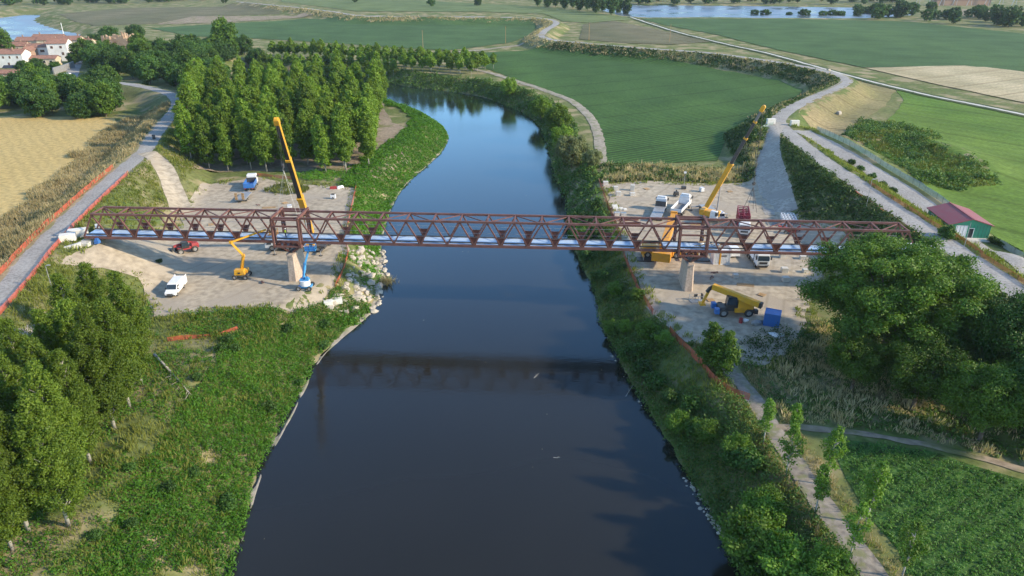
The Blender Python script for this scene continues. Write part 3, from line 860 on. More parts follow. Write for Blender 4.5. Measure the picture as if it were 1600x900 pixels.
# woods between grove, village and levee
def wood(poly, n, keys, smin, smax, name, label, group, mind=4.5):
    P = [GT(*p) for p in poly]
    xs, ys = [p.x for p in P], [p.y for p in P]
    got, tries = [], 0
    while len(got) < n and tries < 6000:
        tries += 1
        x, y = random.uniform(min(xs), max(xs)), random.uniform(min(ys), max(ys))
        if not inside(np.array([x]), np.array([y]), P)[0]: continue
        if any((x - a) ** 2 + (y - b) ** 2 < mind ** 2 for a, b in got): continue
        got.append((x, y))
        tree(name, random.choice(keys), x, y, random.uniform(smin, smax), label, 'tree', group)
wood([(135, 118), (205, 122), (290, 150), (300, 175), (345, 160), (345, 120), (330, 95), (240, 90), (130, 98)], 58, ['wood0', 'wood1', 'wood2'], .9, 1.3, 'woodland_tree', 'dark leafy tree in the wood between village and grove', 'trees of the wood by the village', 5)
wood([(-40, 178), (90, 186), (195, 186), (205, 165), (160, 150), (60, 150), (-40, 150)], 30, ['wood0', 'wood1', 'wood2'], .85, 1.25, 'woodland_tree', 'dark leafy tree in the wood edging the wheat field', 'trees edging the wheat field', 5)
wood([(345, 100), (400, 98), (400, 84), (300, 80), (280, 90)], 16, ['wood0', 'wood1', 'wood2'], .9, 1.2, 'woodland_tree', 'leafy tree behind the back rows of the grove', 'trees behind the grove', 6)
for px, py, s, lb in ((8, 92, 1.5, 'large dark tree at the left edge above the white house'), (172, 66, 1.1, 'round tree standing left of the brick ruin'),
                      (215, 62, 1.1, 'round tree standing right behind the brick ruin'), (355, 84, 1.8, 'tallest rounded tree behind the poplar grove'), (65, 122, .8, 'round tree in front of the small brick house'),
                      (140, 85, .9, 'dark tree between the cream house and the ruin')):
    tree_px('broad_tree', 'wood1' if s < 1.3 else 'wood2', px, py, s, lb)
# river bank trees on the right
for px, py, key, s, lb in ((795, 152, 'bank', .9, 'bushy tree on the far right bank of the bend'), (845, 190, 'bank', 1.0, 'tall loose tree on the right bank above the bend'),
                           (872, 215, 'bank', 1.15, 'dark leafy tree between the river and the dirt track'), (892, 262, 'willow', 1.1, 'grey green willow on the right bank behind the bridge'),
                           (878, 240, 'bank', .9, 'green tree leaning over the water beside the willow'), (925, 262, 'willow', .6, 'small grey willow at the corner of the crop field')):
    tree_px('bank_tree', key, px, py, s, lb)
def off0(x, y):
    a, b = np.array([x]), np.array([y])
    return not (inside(a, b, [tuple(p)[:2] for p in yard_l])[0] or inside(a, b, [tuple(p)[:2] for p in yard_r])[0])
# tall poplars in the near left corner
near = [((222, 602), 'near0', 0.90), ((203, 637), 'near1', 0.90), ((180, 672), 'near0', 0.92), ((108, 822), 'near1', 0.90), ((46, 832), 'near0', 0.90), ((172, 560), 'near1', 0.86), ((140, 606), 'near0', 0.90),
        ((150, 640), 'near1', 0.90), ((60, 742), 'near0', 0.85), ((110, 650), 'near0', 0.81), ((10, 790), 'near1', 0.85), ((-25, 900), 'near0', 0.85), ((105, 715), 'near1', 0.90), ((70, 690), 'near0', 0.88), ((30, 650), 'near1', 0.85), ((115, 770), 'near0', 0.88), ((20, 860), 'near1', 0.81), ((142, 725), 'near0', 0.81)]
nl = ['rightmost tall poplar of the near left clump beside the orange net', 'poplar with a pale bare trunk, second from the net on the left bank', 'poplar with a pale trunk above the dry patch on the left bank',
      'poplar with the lowest pale trunk in the near left corner', 'poplar with a short pale trunk at the lower left edge']
for k, ((px, py), key, s) in enumerate(near):
    tree_px('tall_poplar', key, px, py, s, nl[k] if k < 5 else 'tall leafy poplar inside the near left clump', 'tree', 'poplars of the near left clump')
# large trees on the near right
tree_px('large_tree', 'big', 1376, 562, 1.14, 'huge broad green tree in front of the bridge right end', sz=.92)
tree_px('broad_tree', 'mid', 1330, 612, .72, 'forked small tree under the left side of the huge tree')
tree_px('broad_tree', 'mid', 1425, 640, .85, 'bright leafy tree in front of the huge tree')
tree_px('broad_tree', 'mid_dark', 1568, 606, .92, 'dark green tree right of the huge tree')
tree_px('broad_tree', 'mid', 1530, 690, .85, 'low leafy tree above the crop plot at the right')
tree_px('broad_tree', 'mid_dark', 1640, 690, .85, 'dark tree cut by the right picture edge')
tree_px('broad_tree', 'mid', 1630, 560, .72, 'green tree at the right picture edge by the levee')
tree_px('broad_tree', 'mid_dark', 1500, 600, .7, 'dark tree right behind the huge tree')
for px, py, key, s, lb in ((1108, 575, 'sapling', .95, 'left of two bushy saplings beside the orange net'), (1130, 590, 'sapling', .95, 'right of two bushy saplings beside the orange net'),
                           (1192, 694, 'street0', .95, 'young staked tree at the top of the path row, left side'), (1228, 744, 'street1', 1.1, 'young tree on the left of the path, second in the row'),
                           (1273, 806, 'street0', 1.0, 'young tree on the left of the path, third in the row'), (1327, 874, 'street1', 1.1, 'young tree on the left of the path, nearest in the row'),
                           (1236, 692, 'street0', .85, 'young tree right of the path where the paths fork'), (1290, 760, 'street1', 1.25, 'bushy young tree right of the path at the crop corner'),
                           (1352, 820, 'street0', 1.2, 'bushy young tree right of the path against the crop'), (1408, 905, 'street1', 1.15, 'young tree right of the path at the lower picture edge')):
    tree_px('young_tree', key, px, py, s, lb)
for px, py, key, s, lb in ((1172, 880, 'bush', 1.35, 'big round bush at the water edge in the near right'), (1225, 905, 'bush', 1.15, 'round bush beside the path at the lower edge'),
                           (1195, 800, 'bush', .75, 'small bush above the big round bush'), (1150, 712, 'bush', .7, 'pale rounded bush on the right bank slope'), (1290, 900, 'bush', .8, 'low bush between path and bank at the lower edge')):
    tree_px('bush', key, px, py, s, lb, 'bush')
# shrubs standing out of the bank scrub
random.seed(21)
k = 0
while k < 44:
    y = random.uniform(52, 165); x = random.uniform(8, 42)
    d = river_dist(np.array([x]), np.array([y]))[0]
    if not (1.2 < d < 7) or x < 0 or not off0(x, y): continue
    k += 1
    tree('bank_shrub', random.choice(['shrub', 'shrub', 'bush']), x, y, random.uniform(.4, 1.05), 'rounded shrub standing out of the scrub on the right bank', 'bush', 'shrubs on the right bank')
k = 0
while k < 16:
    y = random.uniform(55, 112); x = random.uniform(-52, -20)
    d = river_dist(np.array([x]), np.array([y]))[0]
    if not (1.5 < d < 15) or not off0(x, y): continue
    k += 1
    tree('bank_shrub', 'shrub', x, y, random.uniform(.3, .5), 'low shrub among the weeds of the near left bank', 'bush', 'shrubs on the left bank')
# far trees
ft = [(840, 10), (855, 13), (868, 11), (882, 15), (895, 13), (905, 18), (918, 16), (930, 21), (942, 19), (955, 24), (966, 22), (978, 25)]
for px, py in ft: tree_px('far_tree', 'far2', px, py, random.uniform(.9, 1.2), 'tall dark tree in the belt left of the lake', 'tree', 'tree belt left of the lake')
for px, py, s in ((1178, 27, .9), (1195, 28, 1), (1232, 28, .7), (1256, 29, 1.1), (1285, 29, .9), (1300, 29, 1.0), (1313, 29, .9)):
    tree_px('far_tree', 'far1', px, py, s * .8, 'small tree on the near shore of the lake', 'tree', 'trees on the lake shore')
for k in range(46):
    px = random.uniform(1328, 1610); py = 29 + (px - 1328) * .055 - abs(random.gauss(0, 9))
    tree_px('far_tree', random.choice(['far0', 'far1']), px, max(-4, py), random.uniform(.6, 1.1), 'dark bushy tree on the far plain right of the lake', 'tree', 'trees right of the lake')
for k in range(40):
    px = random.uniform(985, 1420); tree_px('far_tree', random.choice(['far0', 'far2']), px, random.uniform(2, 7.5), random.uniform(.8, 1.2), 'dark tree on the far shore of the lake', 'tree', 'trees behind the lake')
for k in range(34):
    px = random.uniform(-10, 330); tree_px('far_tree', random.choice(['far0', 'far1']), px, random.uniform(0, 6) + (px < 120) * 3, random.uniform(.8, 1.2), 'dark tree of the far wood beyond the distant river', 'tree', 'far wood beyond the distant river')
for px, py, lb in ((556, 4, 'small lone tree on the far plain'), (674, 10, 'lone dark tree on the far pasture, left of a pair'), (747, 9, 'lone dark tree on the far pasture, right of a pair'), (352, 5, 'lone tree beside the far field corner')):
    tree_px('far_tree', 'far1', px, py, .75, lb)
for k in range(22):
    tree_px('far_tree', random.choice(['far0', 'far1']), random.uniform(770, 990), random.uniform(-8, 2), random.uniform(.8, 1.2), 'dark tree in the far belt at the top of the view', 'tree', 'far belt at the top')

# ------------------------------------------------------------------ ground cover (nobody could count it)
def scatter(name, label, cat, mat, bbox, dens, mask, k, leaf, rad, ht, seed, blade=False):
    rg = np.random.default_rng(seed)
    x0, x1, y0, y1 = bbox
    n = int((x1 - x0) * (y1 - y0) * dens)
    x, y = rg.uniform(x0, x1, n), rg.uniform(y0, y1, n)
    p = mask(x, y)
    m = rg.random(n) < p
    x, y = x[m], y[m]
    if len(x) == 0: return
    hs = ht * (.3 + 1.5 * vnoise(x, y, 3.5, seed) ** 2 + .5 * rg.random(len(x)) + .7 * (vnoise(x, y, 1.3, seed + 7) > .7))
    vp = vnoise(x, y, 5.0, seed + 4)
    X, Y, hs, vp = np.repeat(x, k), np.repeat(y, k), np.repeat(hs, k), np.repeat(vp, k)
    N = len(X)
    a, q = rg.uniform(0, 2 * np.pi, N), np.sqrt(rg.random(N))
    X = X + np.cos(a) * q * rad; Y = Y + np.sin(a) * q * rad
    Z = H(X, Y)
    if blade:
        V, Q = blade_quads(np.stack([X, Y, Z], 1), hs * rg.uniform(.6, 1.3, N), np.full(N, leaf), .28, rg)
    else:
        C = np.stack([X, Y, Z + hs * (1 - .75 * q * q) * rg.uniform(.45, 1.0, N)], 1)
        Nn = np.stack([np.cos(a) * q * .8, np.sin(a) * q * .8, np.full(N, .8)], 1) + rg.normal(size=(N, 3)) * .45
        V, Q = leaf_quads(C, Nn, leaf * rg.uniform(.6, 1.4, N), .6, rg)
    me = var_mesh(name, V, Q, M[mat], vp * .55 + rg.random(N) * .5 - .03)
    o = link(bpy.data.objects.new(name, me))
    tag(o, label, cat, kind='stuff')

def left_side(x, y): return dist_line(x, y, LE)[0] < dist_line(x, y, RE)[0]
YL, YR = [tuple(p)[:2] for p in yard_l], [tuple(p)[:2] for p in yard_r]
def off_yard(x, y): return ~inside(x, y, YL) & ~inside(x, y, YR)
def near_line(x, y, L, a, b):
    d, _ = dist_line(x, y, L); return (d > a) & (d < b)
PATHS = [line_px([(1118, 548, 0), (1180, 628, 0), (1240, 722, 0), (1330, 850, 0), (1390, 930, 0)]), line_px([(1212, 668, 0), (1400, 687, 0), (1620, 742, 0)])]
def off_paths(x, y):
    ok = np.ones(x.shape, bool)
    for L in PATHS:
        d, _ = dist_line(x, y, L); ok &= d > 1.6
    return ok
def m_left(x, y):
    d = river_dist(x, y)
    p = np.where((d > .7 + .8 * vnoise(x, y, 5, 77)) & (d < 13), 1.0, np.where(d >= 13, .35, 0.0))
    p = p * (vnoise(x, y, 6, 31) * .6 + vnoise(x, y, 2.5, 32) * .4 < np.where(d < 13, .80, .55))
    return p * (left_side(x, y) & off_yard(x, y))
scatter('bank_weeds', 'lush green weeds covering the near left river bank', 'vegetation', 'weed', (-62, -18, 46, 118), 15.0, m_left, 7, .125, .34, .75, 41)
def m_lgrass(x, y):
    d = river_dist(x, y)
    dl, _ = dist_line(x, y, levee_left)
    return ((d > 1.8) & left_side(x, y) & off_yard(x, y) & (dl > 3.2)) * np.where(vnoise(x, y, 5, 33) > .45, .9, .6)
scatter('rough_grass', 'dry and green grass under the near left poplars', 'vegetation', 'grass', (-80, -28, 46, 112), 5.0, m_lgrass, 5, .05, .35, .45, 42, True)
def m_left2(x, y):
    d = river_dist(x, y)
    w = np.interp(y, [112, 135, 150, 190, 250], [3, 3.5, 8, 14, 12])
    riprap = (y > 112) & (y < 140)
    return ((d > .6) & (d < w + 3 * vnoise(x, y, 4, 12)) & left_side(x, y) & off_yard(x, y)) * np.where(riprap, .1, 1.0)
scatter('bank_weeds', 'bright green weeds on the left bank behind the bridge', 'vegetation', 'weed', (-60, 0, 110, 320), 5.0, m_left2, 7, .22, .45, .7, 43)
NETR = [np.array([tuple(GT(*p)) for p in q]) for q in ([(936, 285), (948, 320), (962, 355), (972, 392), (985, 430), (1000, 462), (1020, 492)], [(1044, 518), (1070, 545), (1095, 572), (1115, 598), (1140, 616), (1170, 627)])]
def m_right(x, y):
    d = river_dist(x, y)
    nd = np.minimum(dist_line(x, y, NETR[0])[0], dist_line(x, y, NETR[1])[0])
    return (nd > 1.1) * ((d > .5) & (d < 9 + 3 * vnoise(x, y, 6, 14)) & ~left_side(x, y) & off_yard(x, y) & off_paths(x, y)) * np.where(vnoise(x, y, 4, 15) < .74, 1.0, .2)
scatter('bank_scrub', 'dense green scrub along the near right river bank', 'vegetation', 'scrub', (8, 50, 46, 150), 8.0, m_right, 9, .135, .5, 1.15, 44)
scatter('bank_scrub', 'dark green scrub along the far right river bank', 'vegetation', 'scrub', (-110, 50, 150, 420), 1.9, m_right, 7, .32, .8, 1.3, 45)
def m_rgrass(x, y):
    d = river_dist(x, y)
    return ((d > .8) & (d < 13) & ~left_side(x, y) & off_yard(x, y) & off_paths(x, y)) * .75
scatter('bank_grass', 'rough mixed grass between the scrub of the right bank', 'vegetation', 'grass', (8, 50, 46, 150), 4.0, m_rgrass, 6, .05, .4, .5, 65, True)
def m_leveedry(x, y):
    d, _ = dist_line(x, y, levee_left)
    lx = np.interp(y, levee_left[:, 1][:40], levee_left[:, 0][:40])
    return ((d > 2.7) & (d < 25 - 4 * vnoise(x, y, 6, 3)) & inside(x, y, OUT_L)) * .95
scatter('dry_grass', 'tall pale dry grass on the slope left of the levee road', 'vegetation', 'drygrass', (-135, -70, 75, 260), 4.5, m_leveedry, 6, .07, .45, .8, 46, True)
def m_leveegreen(x, y):
    d, _ = dist_line(x, y, levee_left); d2, _ = dist_line(x, y, ramp_left)
    return ((d > 2.9) & (d < 13) & (d2 > 2.6) & ~inside(x, y, OUT_L) & off_yard(x, y)) * .8
scatter('slope_grass', 'green grass on the inner slope of the left levee', 'vegetation', 'grass', (-110, -60, 75, 250), 3.6, m_leveegreen, 6, .07, .4, .5, 47, True)
def m_rslope(x, y):
    d, _ = dist_line(x, y, levee_right); d2, _ = dist_line(x, y, ramp_right); d3, _ = dist_line(x, y, abut_right)
    return ((d > 3.0) & (d < 16) & (d2 > 3.6) & (d3 > 4) & ~inside(x, y, OUT_R) & off_yard(x, y)) * np.where(vnoise(x, y, 4, 16) < .75, 1.0, .4)
scatter('slope_scrub', 'dark scrub on the embankment between the right yard and the levee road', 'vegetation', 'scrub', (40, 110, 60, 235), 3.4, m_rslope, 8, .24, .5, 1.0, 48)
def m_far(x, y):
    d, _ = dist_line(x, y, levee_right)
    return ((d > 3.0) & (d < 13) & ~inside(x, y, OUT_R)) * np.where(vnoise(x, y, 12, 17) < .6, .9, .45)
scatter('levee_scrub', 'brown and green scrub on the far levee slope', 'vegetation', 'scrub', (0, 230, 235, 460), 1.1, m_far, 6, .42, 1.2, .55, 49)
def m_far2(x, y):
    d, _ = dist_line(x, y, levee_right)
    return ((d > 3.0) & (d < 12) & ~inside(x, y, OUT_R)) * .6
scatter('levee_grass', 'pale dry grass on the distant levee slope', 'vegetation', 'drygrass', (-330, 80, 440, 800), .45, m_far2, 5, .4, 1.4, .6, 50, True)
scatter('levee_grass', 'dry tufts on the slope of the levee above the crop field', 'vegetation', 'drygrass', (0, 230, 235, 460), .55, m_far2, 5, .28, .9, .6, 51, True)
HOL = [tuple(G(*p, 2.5))[:2] for p in [(1322, 208), (1345, 188), (1400, 189), (1450, 203), (1468, 214), (1448, 226), (1480, 240), (1530, 262), (1554, 290), (1500, 295), (1440, 291), (1392, 264), (1345, 234)]]
hox = [p[0] for p in HOL]; hoy = [p[1] for p in HOL]
def m_hollow(x, y):
    jx = x + (vnoise(x, y, 4, 61) - .5) * 7; jy = y + (vnoise(x, y, 4, 62) - .5) * 7
    return inside(jx, jy, HOL) * np.where(vnoise(x, y, 6, 19) < .48, 1.0, .12)
scatter('hollow_scrub', 'bushy green scrub in the hollow beside the meadow', 'vegetation', 'scrub', (min(hox) - 4, max(hox) + 4, min(hoy) - 4, max(hoy) + 4), 2.4, m_hollow, 8, .28, .7, 1.2, 52)
def m_hollowd(x, y): return inside(x, y, HOL) * np.where(vnoise(x, y, 6, 19) > .42, .9, .2)
scatter('hollow_grass', 'yellow green grass round the overgrown hollow', 'vegetation', 'grass', (min(hox), max(hox), min(hoy), max(hoy)), 2.6, m_hollowd, 6, .1, .5, .6, 63, True)
def m_strip(x, y):
    d, _ = dist_line(x, y, levee_right); d2, _ = dist_line(x, y, yard_right)
    return ((d > 2.7) & (d < 9) & (d2 > 3.0) & inside(x, y, OUT_R)) * .8
scatter('verge_grass', 'dry and green grass strip between levee road and service road', 'vegetation', 'grass', (55, 110, 95, 220), 4.0, m_strip, 6, .07, .4, .5, 64, True)
HP = [tuple(GT(*p))[:2] for p in [(938, 288), (940, 258), (1180, 256), (1192, 225), (1200, 200), (1178, 205), (1150, 235), (1180, 262), (1168, 284), (1100, 286), (1010, 282)]]
hx = [p[0] for p in HP]; hy = [p[1] for p in HP]
def m_hedge(x, y): return inside(x, y, HP) * np.where(vnoise(x, y, 7, 21) < .55, 1.0, .35)
def m_hedged(x, y): return inside(x, y, HP) * np.where(vnoise(x, y, 7, 21) > .45, .9, .1)
scatter('hedge_scrub', 'green hedge strip between the right yard and the crop field', 'vegetation', 'scrub', (min(hx), max(hx), min(hy), max(hy)), 3.0, m_hedge, 8, .26, .55, 1.2, 53)
scatter('hedge_dry_grass', 'tan dry grass in the hedge strip behind the right yard', 'vegetation', 'drygrass', (min(hx), max(hx), min(hy), max(hy)), 3.0, m_hedged, 6, .09, .5, 1.0, 54, True)
NR = [tuple(GT(*p))[:2] for p in [(1030, 500), (1080, 540), (1200, 572), (1250, 505), (1310, 500), (1420, 600), (1600, 600), (1640, 735), (1500, 704), (1300, 668), (1215, 660), (1160, 590)]]
nx_ = [p[0] for p in NR]; ny_ = [p[1] for p in NR]
def m_nr(x, y): return (inside(x, y, NR) & off_yard(x, y) & off_paths(x, y)) * np.where(vnoise(x, y, 5, 24) < .55, .9, .25)
def m_nrd(x, y): return (inside(x, y, NR) & off_yard(x, y) & off_paths(x, y)) * np.where(vnoise(x, y, 5, 24) > .42, .9, .2)
bb = (min(nx_), max(nx_), min(ny_), max(ny_))
scatter('rough_weeds', 'weeds below the huge tree on the right', 'vegetation', 'scrub', bb, 4.0, m_nr, 7, .17, .4, .6, 55)
scatter('rough_dry_grass', 'pale tufted grass below the right yard', 'vegetation', 'drygrass', bb, 4.0, m_nrd, 6, .06, .35, .6, 56, True)
def m_pv(x, y):
    d, _ = dist_line(x, y, PATHS[0]); return ((d > 1.5) & (d < 3.2)) * .8
scatter('path_grass', 'dry yellow grass along the path with young trees', 'vegetation', 'drygrass', (20, 50, 45, 100), 6.0, m_pv, 6, .045, .3, .4, 57, True)
# crop plot in the near right corner, in rows
CP = [tuple(GT(*p))[:2] for p in [(1300, 694), (1360, 697), (1450, 711), (1530, 733), (1640, 770), (1700, 900), (1640, 960), (1440, 960), (1400, 860), (1352, 800), (1325, 745)]]
cx_ = [p[0] for p in CP]; cy_ = [p[1] for p in CP]
def m_crop(x, y):
    u = (x * math.cos(R(35)) + y * math.sin(R(35))) / .75
    return (inside(x, y, CP) & (np.abs(u - np.round(u)) < .3)) * 1.0
scatter('crop_plants', 'leafy crop plants filling the near right plot', 'vegetation', 'crop', (min(cx_), max(cx_), min(cy_), max(cy_)), 15.0, m_crop, 8, .095, .26, .6, 58)
# weedy fringe round the two yards
def fringe(poly):
    L = np.array([(p[0], p[1], 0) for p in poly] + [(poly[0][0], poly[0][1], 0)])
    def f(x, y):
        d, _ = dist_line(x, y, L)
        dl, _ = dist_line(x, y, ramp_left); dr, _ = dist_line(x, y, ramp_right)
        return (d < 1.8) * (dl > 2.6) * (dr > 3.4) * np.where(vnoise(x, y, 3, 27) < .5, .55, .1)
    return f
for poly, sd, lb in ((YL, 59, 'scattered weeds round the edge of the left yard'), (YR, 60, 'scattered weeds round the edge of the right yard')):
    xs, ys = [p[0] for p in poly], [p[1] for p in poly]
    scatter('yard_weeds', lb, 'vegetation', 'grass', (min(xs) - 2, max(xs) + 2, min(ys) - 2, max(ys) + 2), 3.0, fringe(poly), 7, .07, .4, .4, sd, True)
# ------------------------------------------------------------------ the truss bridge
BP, BN, BH, BW = 4.72, 30, 4.45, 3.9
b0, b1 = Vector((-75.0, 121.3, 7.5)), Vector((66.4, 112.6, 7.5))
brz = math.atan2(b1.y - b0.y, b1.x - b0.x)
bridge = empty('truss_bridge', b0, brz, 'long brown steel truss bridge with pale blue deck across the river', 'bridge')
def member(name, me, p, parent=bridge, rot=None):
    o = bpy.data.objects.new(name, me); link(o, parent)
    o.location = p
    if rot: o.rotation_euler = rot
    return o
PORT = (7, 22)
NOGUS = {6, 8, 11, 13, 21, 23} | set(PORT)
XE = BN * BP
for y in (0, BW):
    MB().bar((-.15, y, BH), (XE + .15, y, BH), .34, .36).build('top_chord', M['corten'], bridge)
    MB().bar((-BP / 2, y, 0), (XE + BP / 2, y, 0), .36, .42).build('bottom_chord', M['corten'], bridge)
dr = MB().bar((0, 0, .15), (BP / 2, 0, BH - .15), .24, .24, up=(0, 1, 0)).mesh('diagonal', M['corten'])
dl = MB().bar((0, 0, .15), (-BP / 2, 0, BH - .15), .24, .24, up=(0, 1, 0)).mesh('diagonal', M['corten'])
po = MB().bar((0, 0, .15), (0, 0, BH - .15), .3, .3).mesh('post', M['corten'])
gus = MB().add([(-.3, -.06, .1), (.3, -.06, .1), (.88, -.06, 1.55), (-.88, -.06, 1.55), (-.3, .06, .1), (.3, .06, .1), (.88, .06, 1.55), (-.88, .06, 1.55)],
               [(0, 1, 2, 3), (7, 6, 5, 4), (0, 4, 5, 1), (1, 5, 6, 2), (2, 6, 7, 3), (3, 7, 4, 0)]).bar((-.9, 0, 1.55), (.9, 0, 1.55), .22, .08).mesh('gusset_plate', M['corten2'])
for y in (0, BW):
    member('end_post', dr, (-BP / 2, y, 0)); member('end_post', dl, (XE + BP / 2, y, 0))
    for i in range(BN):
        if i in PORT:
            member('post', po, (i * BP, y, 0)); member('post', po, ((i + 1) * BP, y, 0)); continue
        x = (i + .5) * BP
        member('diagonal', dl, (x, y, 0)); member('diagonal', dr, (x, y, 0))
        if i not in NOGUS: member('gusset_plate', gus, (x, y, 0))
strut = MB().bar((0, 0, 0), (0, BW, 0), .26, .22).mesh('top_strut', M['corten'])
beam = MB().bar((0, .1, 0), (0, BW - .1, 0), .24, .34).mesh('floor_beam', M['corten'])
for i in range(BN + 1): member('top_strut', strut, (i * BP, 0, BH + .02))
for i in range(-1, BN + 1): member('floor_beam', beam, ((i + .5) * BP, 0, -.05))
bra = MB().bar((0, 0, 0), (BP, BW, 0), .17, .14).mesh('wind_brace', M['corten'])
brb = MB().bar((0, BW, 0), (BP, 0, 0), .17, .14).mesh('wind_brace', M['corten'])
for i in range(BN):
    if i in PORT: continue
    member('wind_brace', bra if i % 2 else brb, (i * BP, 0, BH - .02))
deckm = []
for v in range(3):
    mb = MB().box((BP / 2, BW / 2, .22), (BP - .04 - .02 * v, BW - .5, .05))
    deckm.append(mb.mesh('deck_sheet', M['deck']))
for i in range(-1, BN):
    if i in (20, 23) or i == 22 and False: continue
    member('deck_sheet', deckm[i % 3], ((i + .5) * BP, 0, .01 * (i % 2)))
for y in (.75, BW - .45):
    MB().bar((-BP / 2, y, .36), (XE + BP / 2, y, .36), .10, .22).build('stringer', M['darkgrey'], bridge)
for y in (.3, BW - .3):
    MB().tube((0, y, 2.3), (XE, y, 2.26), .022, n=5).build('safety_line', M['lightgrey'], bridge)
# towers over the piers
for i in PORT:
    xa, xb = i * BP, (i + 1) * BP
    for x in (xa, xb):
        for y in (-1.05, BW + 1.05):
            MB().bar((x, y, -.7), (x, y, BH + .1), .32, .34).build('tower_post', M['corten'], bridge)
        MB().bar((x, -1.05, BH + .3), (x, BW + 1.05, BH + .3), .34, .3).build('tower_crossbeam', M['corten'], bridge)
        MB().bar((x, -1.05, -.55), (x, BW + 1.05, -.55), .3, .4).build('tower_crossbeam', M['corten'], bridge)
    for y in (-1.05, BW + 1.05):
        for z in (BH + .05, BH - 1.15, -.5):
            MB().bar((xa + .17, y, z), (xb - .17, y, z), .26, .26).build('tower_rail', M['corten'], bridge)
    xm = (xa + xb) / 2
    for y in (.2, BW - .2):
        for x in (xa, xb):
            MB().bar((x, y, -.7), (xm + (x - xm) * .1, y + (BW / 2 - y) * .15, -2.05), .3, .3).build('pier_strut', M['corten'], bridge)
    for k in range(4): MB().box((xa + .8 + k * 1.05, -.6, -.25), (.5, .5, .35)).bar((xa + .55 + k * 1.05, -.9, -.1), (xa + 1.05 + k * 1.05, -.4, .2), .1, .1).build('bolted_joint', M['corten2'], bridge)
    MB().bar((xm, .1, -2.1), (xm, BW - .1, -2.1), .5, .22).build('bearing', M['darkgrey'], bridge)
def bpos(s, y=0.0, z=0.0): return bridge.matrix_basis @ Vector((s, y, z)) if False else Matrix.Rotation(brz, 4, 'Z') @ Vector((s, y, z)) + b0
# piers
for s, lb in ((7.5 * BP, 'pale stone wall pier under the bridge in the left yard'), (22.5 * BP, 'pale stone wall pier under the bridge in the right yard')):
    c = bpos(s, BW / 2)
    o = empty('bridge_pier', (c.x, c.y, h1(c.x, c.y)), brz, lb, 'pier')
    zt = 7.5 - 2.2 - o.location.z
    n = [(-.95, -2.5), (-.65, -2.95), (.65, -2.95), (.95, -2.5), (.95, 2.5), (.65, 2.95), (-.65, 2.95), (-.95, 2.5)]
    vs = [(x * 1.0, y * 1.0, -1.0) for x, y in n] + [(x * .72, y * .86, zt - .35) for x, y in n]
    MB().add(vs, [(k, (k + 1) % 8, 8 + (k + 1) % 8, 8 + k) for k in range(8)] + [tuple(range(8, 16)), tuple(range(7, -1, -1))]).build('shaft', M['stone'], o)
    MB().add([(x * .8, y * .92, zt - .35) for x, y in n] + [(x * .8, y * .92, zt) for x, y in n], [(k, (k + 1) % 8, 8 + (k + 1) % 8, 8 + k) for k in range(8)] + [tuple(range(8, 16)), tuple(range(7, -1, -1))]).build('cap', M['stone'], o)

# concrete at both ends
def block(name, p, s, rz, mat, label, cat='concrete block', group=None, top=(1, 1), sink=.05, lift=0):
    z = h1(p[0], p[1]) - sink + lift
    o = MB().box((0, 0, s[2] / 2), s, top=top).build(name, M[mat], None, bevel=min(s) * .04)
    o.location = (p[0], p[1], z); o.rotation_euler = (0, 0, rz)
    return tag(o, label, cat, group)
def wingwall(pts, t, label, mat='white_conc'):
    """a low cast wall following points (x, y, top z)"""
    o = empty('wing_wall', (pts[0][0], pts[0][1], 0), 0, label, 'retaining wall')
    for a, b in zip(pts[:-1], pts[1:]):
        a, b = Vector(a), Vector(b)
        d = Vector((b.x - a.x, b.y - a.y, 0)).normalized(); n = Vector((-d.y, d.x, 0)) * t / 2
        vs = []
        for p in (a, b):
            zb = h1(p.x, p.y) - .8
            for q in (p - n, p + n): vs += [(q.x - pts[0][0], q.y - pts[0][1], zb), (q.x - pts[0][0], q.y - pts[0][1], p.z)]
        MB().add(vs, [(0, 1, 3, 2), (4, 6, 7, 5), (0, 4, 5, 1), (2, 3, 7, 6), (1, 5, 7, 3), (0, 2, 6, 4)]).build('wall_panel', M[mat], o, bevel=.04)
    return o
e = bpos(-BP / 2, 0)
wingwall([(-77.2, 119.6, 7.2), (-80.6, 118.0, 6.6), (-84.0, 116.4, 5.8)], .7, 'white concrete wing wall at the left end of the bridge')
wingwall([(-77.6, 126.4, 7.6), (-79.5, 129.5, 7.2)], .7, 'white concrete slab leaning behind the left bridge end')
block('concrete_block', (-80.5, 121.6), (2.6, 1.6, 1.2), .4, 'white_conc', 'pale grey concrete block between the left bridge end and the road', lift=.1)
block('concrete_block', (-80.2, 124.3), (3.2, 1.5, 1.5), .35, 'white_conc', 'larger pale concrete block behind the left bridge end', lift=.1)
block('abutment', (-77.0, 123.2), (2.2, 6.5, 3.0), brz, 'concrete', 'grey concrete abutment under the left bridge end', 'abutment', sink=2.4)
block('abutment', (68.6, 114.2), (2.2, 6.5, 4.2), brz, 'concrete', 'grey concrete abutment under the right bridge end', 'abutment', sink=3.2)
wingwall([(70.2, 118.6, 7.5), (75, 117.6, 7.4)], .6, 'pale concrete wall beside the right bridge end')
o = MB().box((0, 0, .3), (.8, .8, .6)).box((0, 0, .75), (.5, .5, .3)).build('bearing_jack', M['blue']); o.location = (-74.9, 120.9, 6.6); tag(o, 'small blue jack under the left end of the bridge', 'jack')

